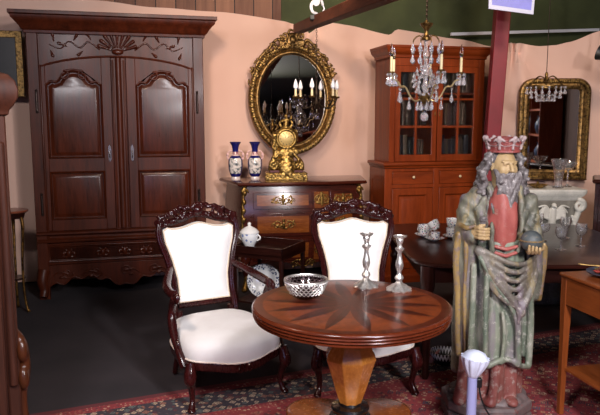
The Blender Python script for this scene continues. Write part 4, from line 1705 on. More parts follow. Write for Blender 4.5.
    g.fn(lambda X, Y, Z: np.maximum(np.maximum(np.abs(X - .034) - .058 + 0 * Z, Y + .085), np.maximum(Z - 1.25, .93 - Z)), (-.04, -.25, .9), (.11, -.05, 1.26), .02, True)
    for s, cx in ((-1, -.13), (1, .185)):
        for k in range(5):
            g.path(catmull([(cx - s * .065, -.085, 1.19 - .03 * k), (cx - s * .01, -.080, 1.13 - .035 * k), (cx + s * .04, -.05, 1.08 - .03 * k)], 4), .009, .006, .012)
    g.disp(lambda X, Y, Z: .005 * np.sin(62 * X + 6 * Z + 3 * np.sin(7 * Z)) * (Z > .3) + .003 * np.sin(64 * Z - 80 * np.abs(X - .03)) * (Z > .93))
    g.smooth(1)
    g.build('mantle', ROBE, t, 'grey-green mantle')
    # tunic
    g = G((-.08, -.2, .84), (.15, .02, 1.27), h)
    g.ell((.034, -.05, 1.07), (.082, .085, .20), .01)
    g.disp(lambda X, Y, Z: .003 * np.sin(90 * (X - .034)))
    g.path([(-.02, -.13, .95), (.034, -.145, .938), (.09, -.13, .95)], .010, .010, .006)
    g.path([(-.02, -.125, .918), (.034, -.138, .902), (.09, -.125, .918)], .010, .010, .008)
    g.build('tunic', TUNIC, t, 'red tunic front')
    # gold linings
    for P, r, lab in (([(-.192, -.070, 1.0), (-.194, -.06, .85), (-.178, -.055, .6), (-.165, -.05, .36)], .019, 'gold painted lining'),
                      ([(-.160, -.108, .99), (-.158, -.104, .8), (-.152, -.095, .55), (-.138, -.088, .33)], .011, 'gold painted lining'),
                      ([(.252, -.06, .93), (.254, -.055, .8), (.240, -.05, .66)], .019, 'gold painted lining'),
                      ([(-.185, -.07, 1.05), (-.165, -.13, 1.045), (-.135, -.160, 1.058)], .014, 'gold painted cuff')):
        g = G(lo, hi, h)
        g.path(catmull(P, 5), r, r * .85, .008)
        g.disp(lambda X, Y, Z: .002 * np.sin(20 * Z + 90 * X))
        g.build('gold_lining', GOLD, t, lab)
    # long robe below the waist
    g = G(lo, hi, h)
    def cone(X, Y, Z):
        u = np.clip((Z - .33) / .62, 0, 1)
        rx = .172 - .045 * u
        ry = .150 - .045 * u
        a = np.arctan2(Y + .02, X - .035)
        fold = .009 * np.sin(a * 8 + 1.2 * Z + 1) * (1 - .6 * u) + .003 * np.sin(a * 19 + 2 * Z)
        d = (np.sqrt(((X - .035) / rx) ** 2 + ((Y + .015) / ry) ** 2) - 1) * .14 + fold
        return np.maximum(d, np.maximum(Z - .97, .345 + .02 * np.sin(a * 7) - Z))
    g.fn(cone, (-.2, -.22, .3), (.26, .19, 1.0), .01)
    for P, r in (([(-.065, -.165, .80), (-.068, -.178, .6), (-.062, -.185, .36)], .015), ([(.105, -.150, .64), (.100, -.182, .5), (.105, -.187, .36)], .016),
                 ([(-.12, -.12, .85), (-.125, -.14, .6), (-.13, -.14, .36)], .016), ([(.17, -.10, .8), (.185, -.11, .55), (.18, -.12, .33)], .018),
                 ([(-.10, -.155, .90), (-.02, -.178, .76), (.07, -.182, .63), (.10, -.186, .52)], .013), ([(.02, -.17, .62), (.03, -.18, .5), (.02, -.186, .36)], .010)):
        g.path(catmull(P, 5), r, r, .012)
    g.path(catmull([(-.13, -.13, .355), (-.06, -.18, .34), (.0, -.18, .365), (.06, -.18, .375), (.11, -.18, .345), (.18, -.12, .315)], 5), .016, .014, .012)
    g.smooth(1)
    g.build('robe_skirt', SKIRT, t, 'pale green robe skirt')
    # swagged sash folds
    g = G(lo, hi, h)
    for k in range(6):
        dip = .895 - .045 * k
        w = .02 * k
        g.path(catmull([(-.105 + .006 * k, -.13, .945 - .012 * k), (-.04, -.168, (.93 + dip) / 2 - .01 * k), (.05 + w * .3, -.182, dip - .02), (.13, -.158, .87 - .03 * k), (.2, -.09, .90 - .024 * k)], 5), .014, .012, .016)
    g.path(catmull([(-.11, -.135, .93), (-.03, -.178, .80), (.06, -.19, .69), (.1, -.195, .63)], 5), .017, .012, .012)
    g.path(catmull([(.2, -.10, .80), (.15, -.165, .70), (.105, -.195, .635)], 5), .020, .014, .012)
    g.ell((.104, -.197, .625), (.026, .016, .024), .01)
    g.path([(.095, -.197, .61), (.09, -.198, .57)], .012, .008, .008)
    g.smooth(1)
    g.build('sash_drapery', SASH, t, 'mauve-grey swagged drapery')
    # underskirt and shoes
    g = G((-.24, -.24, .09), (.26, .18, .40), h)
    def under(X, Y, Z):
        a = np.arctan2(Y + .02, X - .02)
        d = (np.sqrt(((X - .02) / .148) ** 2 + ((Y + .015) / .138) ** 2) - 1) * .12 + .012 * np.sin(a * 9) + .1 * np.clip(Z - .3, 0, 1) * 0
        return np.maximum(d, np.maximum(Z - .38, .122 - Z))
    g.fn(under, (-.2, -.22, .1), (.24, .16, .4), .01)
    for s in (-1, 1):
        g.ell((.03 + s * .06, -.155, .14), (.032, .05, .024), .01)
    g.path([(-.15, -.12, .36), (-.16, -.13, .22), (-.17, -.12, .14)], .03, .035, .02)
    g.path([(.0, -.15, .35), (-.005, -.165, .24), (-.02, -.17, .14)], .022, .026, .015)
    g.build('underskirt', UNDER, t, 'rose-red and white underskirt')
    # hair
    g = G((-.14, -.16, 1.12), (.21, .12, 1.46), .0045)
    g.ell((hc[0] - .005, hc[1] + .022, hc[2] + .02), (.070, .068, .075), .015)
    rr = random.Random(2)
    for s in (-1, 1):
        for k in range(8):
            z0 = 1.412 - .008 * k
            y0 = -.055 + .018 * k
            x0 = .066 + .006 * sin(k)
            P = []
            for j in range(9):
                u = j / 8
                P.append((hc[0] + s * (x0 + .012 * sin(u * 15 + k * 1.7) + .030 * u + .018 * sin(PI * u)), y0 + .010 * cos(u * 15 + k) - .01 * u, z0 - u * (.20 + .012 * (k % 3))))
            g.path(P, .016, .012, .004)
            for j in range(1, 8, 2):
                p = P[j]
                g.ell((p[0] + s * .008, p[1] - .008, p[2]), (.015, .014, .012), .003)
    g.build('hair', HAIR, t)
    # beard and moustache
    g = G((-.06, -.20, 1.10), (.13, -.03, 1.34), .004)
    bc = Hd(0, .066, -.066)
    g.ell((bc[0], bc[1] + .02, bc[2] - .02), (.054, .032, .045), .01)
    g.ell((bc[0], bc[1] + .012, bc[2] - .11), (.046, .028, .085), .02)
    for k in range(9):
        u0 = (k - 4) / 4
        P = []
        for j in range(10):
            u = j / 9
            P.append((bc[0] + u0 * (.058 - .022 * u) + .006 * sin(u * 17 + k * 2.1), bc[1] - .012 + .022 * abs(u0) + .005 * cos(u * 17 + k), bc[2] + .012 + .02 * abs(u0) - u * (.215 - .05 * abs(u0))))
        g.path(P, .0115, .009, .003)
    for s in (-1, 1):
        g.path(catmull([Hd(s * .004, .082, -.038), Hd(s * .020, .078, -.044), Hd(s * .036, .066, -.062), Hd(s * .042, .06, -.085)], 5), .008, .007, .003)
        g.path(catmull([Hd(s * .052, .02, -.02), Hd(s * .050, .04, -.05), Hd(s * .042, .058, -.08)], 5), .014, .012, .004)
    g.build('beard', HAIR, t)
    # crown
    cr = B(Matrix.Translation((hc[0] + .004, hc[1] + .012, 0)) @ Matrix.Rotation(ang, 4, 'Z'))
    prof = [(.076, 1.418), (.082, 1.420), (.082, 1.429), (.078, 1.432), (.088, 1.466), (.092, 1.468), (.092, 1.475), (.086, 1.477), (.078, 1.470), (.072, 1.43)]
    cr.lathe(prof + [prof[0]], n=40)
    crn = cr.build('crown', CROWN, t, label='red crown with pale leaf points')
    b = B(Matrix.Translation((hc[0] + .004, hc[1] + .012, 0)))
    b.lathe([(.074, 1.43), (.074, 1.46), (.066, 1.482), (.04, 1.497), (0, 1.502)], n=32)
    b.build('crown_cap', CROWN, crn)
    PALE = painted('worn_pale_crown', (140, 118, 118), (164, 146, 144), (120, 84, 84), 18, .6)
    g = G((-.09, -.16, 1.39), (.16, .1, 1.53), .0042)
    for i in range(8):
        a = TAU * i / 8 + ang - PI / 2
        f = lambda r, z, da=0: (hc[0] + .004 + r * cos(a + da), hc[1] + .012 + r * sin(a + da), z)
        g.path([f(.087, 1.45), f(.094, 1.475), f(.098, 1.482)], .006, .006, .003)
        g.ell(f(.1, 1.493), (.012, .010, .012), .003)
        for s in (-1, 1):
            g.path([f(.094, 1.474), f(.099, 1.486, s * .16), f(.098, 1.478, s * .26)], .008, .006, .003)
        g.ell(f(.084, 1.442), (.008, .008, .011), .003)
        g.path([f(.091, 1.464), f(.088, 1.453, .2), f(.088, 1.453, .55), f(.091, 1.464, .78)], .0032, .0032, .003)
    g.build('crown_points', PALE, crn)
    # orb and staff stub
    b = B()
    b.ell((.148, -.168, .985), .054, 28, 18)
    ob = b.build('orb', painted('worn_blue_paint', (48, 54, 58), (84, 88, 88), (116, 108, 94), 12, .56), t, label='blue-grey orb')
    b = B()
    b.tube([(.148 + .0545 * cos(TAU * i / 32), -.168 + .0545 * sin(TAU * i / 32), .989) for i in range(32)], .004, 6, True)
    b.build('orb_band', GOLD, ob)
    b = B()
    b.lathe([(.013, .985), (.015, 1.0), (.015, 1.085), (.020, 1.09), (.021, 1.102), (.014, 1.11), (0, 1.112)], (-.100, -.186, 0), 16)
    b.build('staff_stub', HAIR, t, label='broken staff stub held in the right hand')
    # base
    b = B()
    b.lathe([(.235, 0), (.24, .01), (.24, .05), (.225, .056), (.225, .062), (.238, .068), (.238, .112), (.225, .122), (0, .125)], n=8, ph=PI / 8)
    b.build('base', STONE, t, .004, angle=20, label='octagonal base')
    g = G((-.23, -.22, .10), (.23, .2, .2), .008)
    g.ell((.02, 0, .118), (.19, .17, .04), .01)
    for i in range(14):
        a = TAU * i / 14
        g.ell((.01 + .165 * cos(a), .155 * sin(a) + .01, .118), (.045, .04, .028), .02)
    g.build('ground_mound', STONE, t)
    return t


make_statue()

# ------------------------------------------------------------------ floor spot lamp in front of the statue
fl_ = thing('floor_lamp', 'small lilac lamp with a fluted pale shade in front of the statue', 'lamp', (.825, 3.02, RUGZ), 0)
LIL = plain('lilac_enamel', (150, 152, 196), .35)
B().lathe([(.085, 0), (.088, .006), (.08, .014), (.03, .022), (.016, .03)], n=32).build('base', LIL, fl_)
B().tube([(0, 0, .028), (0, 0, .37)], .024, 16).build('stem', LIL, fl_)
b = B(Matrix.Translation((0, 0, .365)) @ Matrix.Rotation(math.radians(6), 4, 'Y'))
md = lambda a, j: 1 + (.06 * cos(12 * a) * min(1, j / 3))
b.shell([(.02, -.005), (.030, .01), (.040, .03), (.052, .055), (.062, .08), (.066, .1)], n=72, th=.004, mod=md)
b.lathe([(.064, .095), (.045, .12), (.02, .13), (0, .132)], n=48)
b.build('shade', plain('pale_shade', (212, 218, 240), .45), fl_, angle=60, label='fluted white-blue shade')
b = B()
b.span(.018, .044, -.016, .014, .315, .36)
b.build('switch', plain('black_plastic', (16, 16, 18), .4), fl_, .004, label='black switch box')
b = B()
b.tube(catmull([(.034, 0, .318), (.04, -.01, .27), (.07, -.02, .2), (.13, -.02, .13), (.22, .0, .085), (.27, .02, .05), (.33, .06, .012), (.42, .02, .006), (.47, -.12, .006)], 8), .0042, 6)
b.build('cord', plain('black_cord', (14, 14, 16), .5), fl_, label='black trailing cord')

# ------------------------------------------------------------------ oddments on the rug below the dark table
bw = thing('bowl', 'small black bowl with a white zigzag rim on the floor under the dark table', 'bowl', (.945, 4.15, RUGZ), 10)
bwm = NT('black_white_glaze')
sp = bwm.n('ShaderNodeSeparateXYZ', {'Vector': bwm.obj()})
a = bwm.math('ARCTAN2', sp.outputs[1], sp.outputs[0])
zg = bwm.math('ABSOLUTE', bwm.math('MULTIPLY_ADD', bwm.math('FRACT', bwm.math('MULTIPLY', a, 26 / TAU)), 2, -1))
hh = bwm.math('MULTIPLY_ADD', sp.outputs[2], 1 / .032, -1.55)
k1 = bwm.math('LESS_THAN', bwm.math('ABSOLUTE', bwm.math('SUBTRACT', hh, zg)), .42)
bwm.set(Base_Color=bwm.mix(k1, srgb((20, 20, 24)), srgb((206, 208, 214))), Roughness=.3)
B().shell([(.05, 0), (.056, .006), (.078, .03), (.092, .06), (.094, .085)], n=48, th=.006).build('bowl_body', bwm.m, bw)
fe = B(Matrix.Translation((.835, 4.13, RUGZ)) @ Matrix.Rotation(math.radians(38), 4, 'Y'))
fe.loft([[(x * w * 1.0, y * w * .35, z) for x, y in sup(1, 16, 2)] for z, w in ((.0, .006), (.02, .016), (.045, .02), (.07, .014), (.1, .008), (.12, .006))])
o = fe.build('paddle', plain('faded_pink', (176, 116, 104), .6))
lo = min((o.matrix_world @ v.co).z for v in o.data.vertices)
o.location.z = RUGZ + .001 - lo
tag(o, 'small faded pink paddle-shaped piece lying beside the black and white bowl', 'ornament')

# ------------------------------------------------------------------ oval gilt mirror over the commode
def make_oval():
    O = (-.075, wall_y(-.05) - .16, 1.785)
    t = thing('oval_mirror', 'large oval mirror in a carved gilt frame with a pierced crest above the commode', 'mirror', O, 0, rot=(math.radians(-3), 0, math.radians(11)))
    A, C_ = .345, .448                       # glass half axes
    def E(a, o):
        return ((A + o) * cos(a), (C_ + o) * sin(a))
    N = 96
    prof = [(-.008, .02), (-.008, -.012), (.004, -.03), (.016, -.034), (.026, -.028), (.034, -.02), (.046, -.036), (.066, -.048), (.084, -.044), (.096, -.03), (.102, -.008), (.102, .03), (.0, .03)]
    rings = [[(E(TAU * i / N, o)[0], y, E(TAU * i / N, o)[1]) for i in range(N)] for o, y in prof]
    fr = B()
    fr.loft(rings + [rings[0]], cap=False)
    f = fr.build('frame', GILT_D, t, angle=60)
    b = B()
    for i in range(64):                     # gadroon leaves
        a = TAU * (i + .5) / 64
        x, z = E(a, .074)
        dx, dz = cos(a) / A, sin(a) / C_
        an = math.atan2(dz, dx)
        b.ell((x, -.044, z), (.026, .012, .013), 8, 6, Matrix.Rotation(-an + .45, 3, 'Y'))
    b.build('leaf_gadroon', GILT, f, label='gilt leaf border')
    b = B()
    for i in range(120):
        a = TAU * i / 120
        x, z = E(a, .038)
        b.ell((x, -.03, z), .006, 6, 4)
    b.build('beading', GILT, f)
    # pierced crest
    g = G((-.50, -.085, .05), (.50, .04, .72), .006)
    rr = random.Random(21)
    for s in (-1, 1):
        for a0, da, r in ((62, 1, .058), (45, -1, .05), (28, 1, .045)):
            a = math.radians(a0)
            x, z = E(a, .115)
            g.path([(p[0], -.03, p[2]) for p in spiral((s * x, z), r, .012, (a if s > 0 else PI - a) + PI, 1.4, 18, 0, s * da)], .014, .009, .004)
            for k in range(7):
                q = rr.uniform(0, TAU)
                g.ell((s * x + r * 1.0 * cos(q), -.035 - rr.uniform(0, .02), z + r * 1.0 * sin(q)), (.020, .014, .014), .004, Matrix.Rotation(q, 4, 'Y'))
        g.path(catmull([(s * E(math.radians(75), .09)[0], -.03, E(math.radians(75), .09)[1]), (s * .15, -.04, .60), (s * .21, -.04, .565), (s * .26, -.035, .50), (s * .33, -.035, .44), (s * .38, -.03, .36), (s * .42, -.02, .25), (s * .435, -.02, .14)], 6), .017, .010, .006)
        for k in range(26):
            a = math.radians(rr.uniform(12, 84))
            x, z = E(a, rr.uniform(.08, .17))
            q = rr.uniform(0, TAU)
            g.ell((s * x, -.03 - rr.uniform(0, .025), z), (.026, .012, .012), .004, Matrix.Rotation(q, 4, 'Y'))
    # central cartouche
    g.ell((0, -.03, .60), (.075, .03, .075), .008)
    g.ell((0, -.065, .60), (.045, .03, .048), .006, None, True)
    g.ell((0, -.045, .60), (.038, .025, .042), .003)
    for s in (-1, 1):
        g.path([(p[0], -.045, p[2]) for p in spiral((s * .085, .635), .045, .01, PI, 1.3, 14, 0, -s)], .014, .010, .004)
        g.path([(p[0], -.045, p[2]) for p in spiral((s * .075, .55), .04, .01, 0, 1.3, 14, 0, s)], .014, .009, .004)
        g.path(catmull([(s * .05, -.04, .66), (s * .03, -.045, .695), (s * .0, -.045, .69)], 5), .014, .011, .004)
    o = g.build('pierced_crest', GILT_D, t)
    o.data.transform(Matrix.Diagonal((.93, 1, .97, 1)))
    b = B()
    b.loft([[((A - .0) * k_ * cos(TAU * i / N), y, (C_ - .0) * k_ * sin(TAU * i / N)) for i in range(N)] for k_, y in ((1, .012), (1, .0))])
    b.build('glass', MIRROR, t, angle=20)


make_oval()


def on_commode(lx, ly, z=1.0222):
    a = math.radians(12)
    return (.03 + lx * cos(a) - ly * sin(a), 6.07 + lx * sin(a) + ly * cos(a), z)


# pair of vases
def m_vase():
    m = NT('cobalt_vase_glaze')
    sp = m.n('ShaderNodeSeparateXYZ', {'Vector': m.obj()})
    z = sp.outputs[2]
    f = m.noise(m.obj(), 34, 4, .6)
    scene = m.ramp(f, [(.38, srgb((84, 92, 96))), (.5, srgb((206, 200, 194))), (.62, srgb((226, 214, 206)))])
    ang = m.math('ABSOLUTE', m.math('ARCTAN2', sp.outputs[0], m.math('MULTIPLY', sp.outputs[1], -1)))
    inw = m.math('MULTIPLY', m.math('LESS_THAN', ang, .95), m.math('MULTIPLY', m.math('GREATER_THAN', z, .06), m.math('LESS_THAN', z, .205)))
    c = m.mix(inw, srgb((26, 26, 92)), scene)
    neck = m.math('MULTIPLY', m.math('GREATER_THAN', z, .225), m.math('LESS_THAN', z, .262))
    c = m.mix(neck, c, m.ramp(f, [(.4, srgb((150, 84, 90))), (.6, srgb((220, 196, 190)))]))
    c = m.mix(m.math('LESS_THAN', z, .028), c, srgb((206, 190, 184)))
    m.set(Base_Color=c, Roughness=.15, Coat_Weight=.6)
    return m.m


VG = m_vase()
for lx, ly, lab in ((-.59, .30, 'cobalt blue vase with painted scene, left one of the pair on the commode'), (-.408, .28, 'cobalt blue vase with painted scene, the one nearer the gilt clock')):
    v = thing('vase', lab, 'vase', on_commode(lx, ly), 4, 'pair of blue vases on the commode')
    B().shell([(.044, 0), (.046, .012), (.040, .028), (.054, .05), (.066, .1), (.070, .15), (.066, .19), (.050, .215), (.034, .235), (.029, .26), (.029, .29), (.036, .32), (.052, .348), (.055, .355)], n=36, th=.005).build('vase_body', VG, v)
    for s in (-1, 1):
        b = B()
        b.tube([(p[0], 0, p[2]) for p in catmull([(s * .030, 0, .272), (s * .062, 0, .262), (s * .078, 0, .225), (s * .066, 0, .19), (s * .058, 0, .205)], 5)], .007, 8)
        b.ell((s * .072, 0, .235), (.014, .012, .018), 8, 6)
        b.build('handle', plain('pink_white_handle', (216, 176, 172), .3), v, label='pinkish white scroll handle')


def make_clock():
    t = thing('mantel_clock', 'ornate gilt mantel clock with scroll base and round dial on the commode', 'clock', on_commode(-.12, .22), 6)
    b = B()
    b.loft([[(sx * (.198 + o), sy * (.085 + o * .6), z) for sx, sy in ((-1, -1), (1, -1), (1, 1), (-1, 1))] for o, z in ((0, .0), (.004, .012), (-.004, .02), (-.004, .052), (.002, .06), (-.012, .07))])
    b.build('plinth', GILT, t, .003)
    b = B()
    b.loft([[(sx * (.155 + o), sy * (.066 + o * .6), z) for sx, sy in ((-1, -1), (1, -1), (1, 1), (-1, 1))] for o, z in ((.004, .0705), (.004, .085), (-.002, .09))])
    b.build('red_band', plain('dark_red_velvet', (78, 24, 22), .6), t, label='dark red band')
    g = G((-.21, -.11, .0), (.21, .10, .65), .0058)
    rr = random.Random(8)
    for s in (-1, 1):
        for k in range(4):
            g.path([(p[0], -.088, p[2]) for p in spiral((s * (.04 + .045 * k), .036), .022, .006, k, 1.2, 10)], .008, .006, .003)
        g.path([(p[0], -.062, p[2]) for p in spiral((s * .115, .135), .042, .012, PI / 2, 1.3, 14, 0, -s)], .018, .010, .005)
        g.path(catmull([(s * .15, -.03, .10), (s * .14, -.04, .17), (s * .09, -.045, .22), (s * .05, -.04, .27)], 5), .022, .014, .008)
        g.path([(p[0], -.04, p[2]) for p in spiral((s * .08, .25), .03, .008, 0, 1.2, 12, 0, s)], .012, .008, .004)
        for k in range(8):
            g.ell((s * rr.uniform(.02, .15), -.05 - rr.uniform(0, .03), rr.uniform(.1, .2)), (.024, .016, .014), .005, Matrix.Rotation(rr.uniform(0, 3), 4, 'Y'))
        g.path([(p[0], -.02, p[2]) for p in spiral((s * .085, .44), .03, .008, PI, 1.2, 12, 0, -s)], .011, .007, .004)
        g.path(catmull([(s * .04, -.02, .49), (s * .06, -.02, .53), (s * .03, -.02, .56)], 5), .013, .008, .004)
        for k in range(7):
            a = s * rr.uniform(.3, 2.6)
            g.ell((.098 * sin(a), -.03, .385 + .098 * cos(a)), (.02, .015, .014), .004, Matrix.Rotation(rr.uniform(0, 3), 4, 'Y'))
    g.cap((0, 0, .09), (0, .0, .30), .10, .055, .02)
    g.fn(lambda X, Y, Z: np.maximum(np.sqrt((X) ** 2 + (Z - .385) ** 2) - .092, np.abs(Y) - .045), (-.1, -.06, .28), (.1, .06, .49), .01)
    g.fn(lambda X, Y, Z: np.sqrt((np.sqrt(X ** 2 + (Z - .385) ** 2) - .085) ** 2 + (Y + .045) ** 2) - .012, (-.11, -.07, .27), (.11, -.02, .5), .006)
    g.fn(lambda X, Y, Z: np.maximum(np.sqrt((X) ** 2 + (Z - .385) ** 2) - .070, np.abs(Y + .06) - .022), (-.1, -.1, .28), (.1, .0, .49), .002, True)
    for k in range(60):
        z = rr.uniform(.08, .32)
        w = .15 - .33 * (z - .08)
        a = rr.uniform(-1, 1)
        g.ell((a * w, -.066 + .03 * abs(a) + .02 * (z > .2), z), (.020, .012, .009), .004, Matrix.Rotation(rr.uniform(0, 3), 4, 'Y'))
    for k in range(26):
        g.ell((rr.uniform(-.18, .18), -.088, rr.uniform(.018, .055)), (.014, .008, .007), .003, Matrix.Rotation(rr.uniform(0, 3), 4, 'Y'))
    # small figure at the top and another reclining to the left
    g.cap((0, -.01, .48), (0, -.01, .56), .026, .020, .012)
    g.ell((0, -.012, .595), (.018, .018, .022), .006)
    g.path([(.015, -.02, .56), (.045, -.035, .575), (.05, -.03, .605)], .009, .007, .004)
    g.path([(-.015, -.02, .56), (-.04, -.035, .545)], .009, .007, .004)
    g.cap((-.10, -.02, .24), (-.115, -.02, .37), .028, .022, .014)
    g.ell((-.112, -.025, .415), (.022, .022, .026), .006)
    g.path([(-.105, -.03, .35), (-.13, -.05, .31), (-.105, -.06, .28)], .011, .008, .004)
    g.path([(-.10, -.03, .25), (-.13, -.06, .2), (-.12, -.06, .13)], .018, .012, .006)
    g.disp(lambda X, Y, Z: .0022 * np.sin(150 * X + 30 * Z) * np.sin(170 * Z + 3) * np.cos(90 * Y))
    g.build('gilt_case', GILT, t)
    b = B(Matrix.Translation((0, -.040, .385)) @ Matrix.Rotation(PI / 2, 4, 'X'))
    b.lathe([(.071, 0), (.071, .003), (.066, .006), (0, .007)], n=40)
    dl = b.build('dial', plain('dial_gilt', (206, 176, 110), .35, .3, .12, 60), t, label='round pale gold dial')
    b = B()
    for k in range(12):
        a = TAU * k / 12
        b.box((.055 * sin(a), -.0475, .385 + .055 * cos(a)), (.004, .002, .014), Matrix.Rotation(a, 3, 'Y'))
    b.build('hour_marks', IRON, dl)
    b = B()
    b.box((.012, -.0485, .395), (.004, .002, .034), Matrix.Rotation(.9, 3, 'Y'))
    b.box((-.008, -.0495, .405), (.003, .002, .05), Matrix.Rotation(-.35, 3, 'Y'))
    b.build('clock_hands', IRON, dl)


make_clock()


# ------------------------------------------------------------------ chandeliers
CANDLE = plain('candle_sleeve', (226, 206, 160), .5)
BULB = glass('clear_bulb', (255, 255, 255), .02)
FROST = plain('frosted_bulb', (244, 242, 246), .35)


def drop(b, c, L, w):
    """pear-shaped faceted pendant hanging from c"""
    b.lathe([(.0012, 0), (.0014, -.010), (w * .25, -.012), (w * .45, -.012 - L * .3), (w, -.012 - L * .66), (w * .8, -.012 - L * .86), (0, -.012 - L)][::-1], c, 6, sy=.55)


def candle(parent, c, h, rb, bulbm, bl):
    b = B()
    b.shell([(.010, -.012), (.022, -.006), (.026, .004), (.024, .006)], c, 16, th=.003)
    cu = b.build('bobeche', BRASS, parent)
    b = B()
    b.lathe([(.0095, .0), (.0095, h)], c, 12)
    b.build('candle_sleeve', CANDLE, parent, label='cream candle sleeve')
    b = B()
    b.lathe([(.006, h), (rb, h + .014), (rb * 1.02, h + bl * .4), (rb * .6, h + bl * .72), (rb * .15, h + bl * .96), (0, h + bl)], c, 12)
    b.build('flame_bulb', bulbm, parent)


# small dark candle chandelier hanging from the beam in front of the oval mirror
ic = thing('candle_chandelier', 'small dark bronze chandelier with white candle bulbs hanging from the beam before the oval mirror', 'chandelier', (.135, 5.5, 1.70), 0)
b = B()
b.lathe([(.0, -.03), (.012, -.02), (.016, 0), (.03, .015), (.02, .03), (.012, .05), (.018, .08), (.022, .1), (.012, .13), (.008, .17), (.006, .2)], n=16)
b.build('stem', IRON, ic)
for i in range(6):
    a = TAU * i / 6 + .30
    b = B()
    P = [(0.012, .02), (.06, -.01), (.11, -.02), (.15, .01), (.172, .04), (.178, .065)]
    b.tube(catmull([(r * cos(a), r * sin(a), z) for r, z in P], 5), .006, 8)
    b.tube([((.14 + .022 * cos(q)) * cos(a), (.14 + .022 * cos(q)) * sin(a), .022 + .022 * sin(q)) for q in [TAU * k / 10 for k in range(9)]], .004, 6)
    am = b.build('arm', IRON, ic)
    candle(am, (.178 * cos(a), .178 * sin(a), .07), .06, .018, FROST, .085)
b = B()
zc = .2
while zc < .665:
    ax = 0 if int(zc / .018) % 2 else PI / 2
    b.tube([(.006 * cos(q) * cos(ax), .006 * cos(q) * sin(ax), zc + .011 * sin(q)) for q in [TAU * k / 10 for k in range(10)]], .0018, 5, True)
    zc += .018
b.build('chain', IRON, ic)

hk = thing('hanging_clip', 'white plastic clip and cable looped over the wooden beam above the small chandelier', 'clip', (.135, 5.5, 2.425), 0)
b = B()
b.tube(catmull([(0, 0, .01), (-.035, -.05, .02), (-.045, -.06, .07), (-.01, -.02, .12), (.03, .03, .13), (.05, .06, .09)], 6), .012, 8)
b.ell((-.005, -.055, .095), (.03, .018, .035), 12, 8)
b.build('clip_body', plain('white_plastic', (232, 232, 236), .4), hk)
b = B()
b.tube(catmull([(.05, .06, .09), (.062, .065, .06), (.05, .05, .035)], 5), .006, 8)
b.build('cable_loop', plain('white_cable', (224, 224, 228), .5), hk)
b = B()
b.box((.0, -.0, -.022), (.11, .1, .04))
b.build('hook_block', plain('dark_hook', (46, 50, 48), .6), hk, .006, label='dark block under the beam')


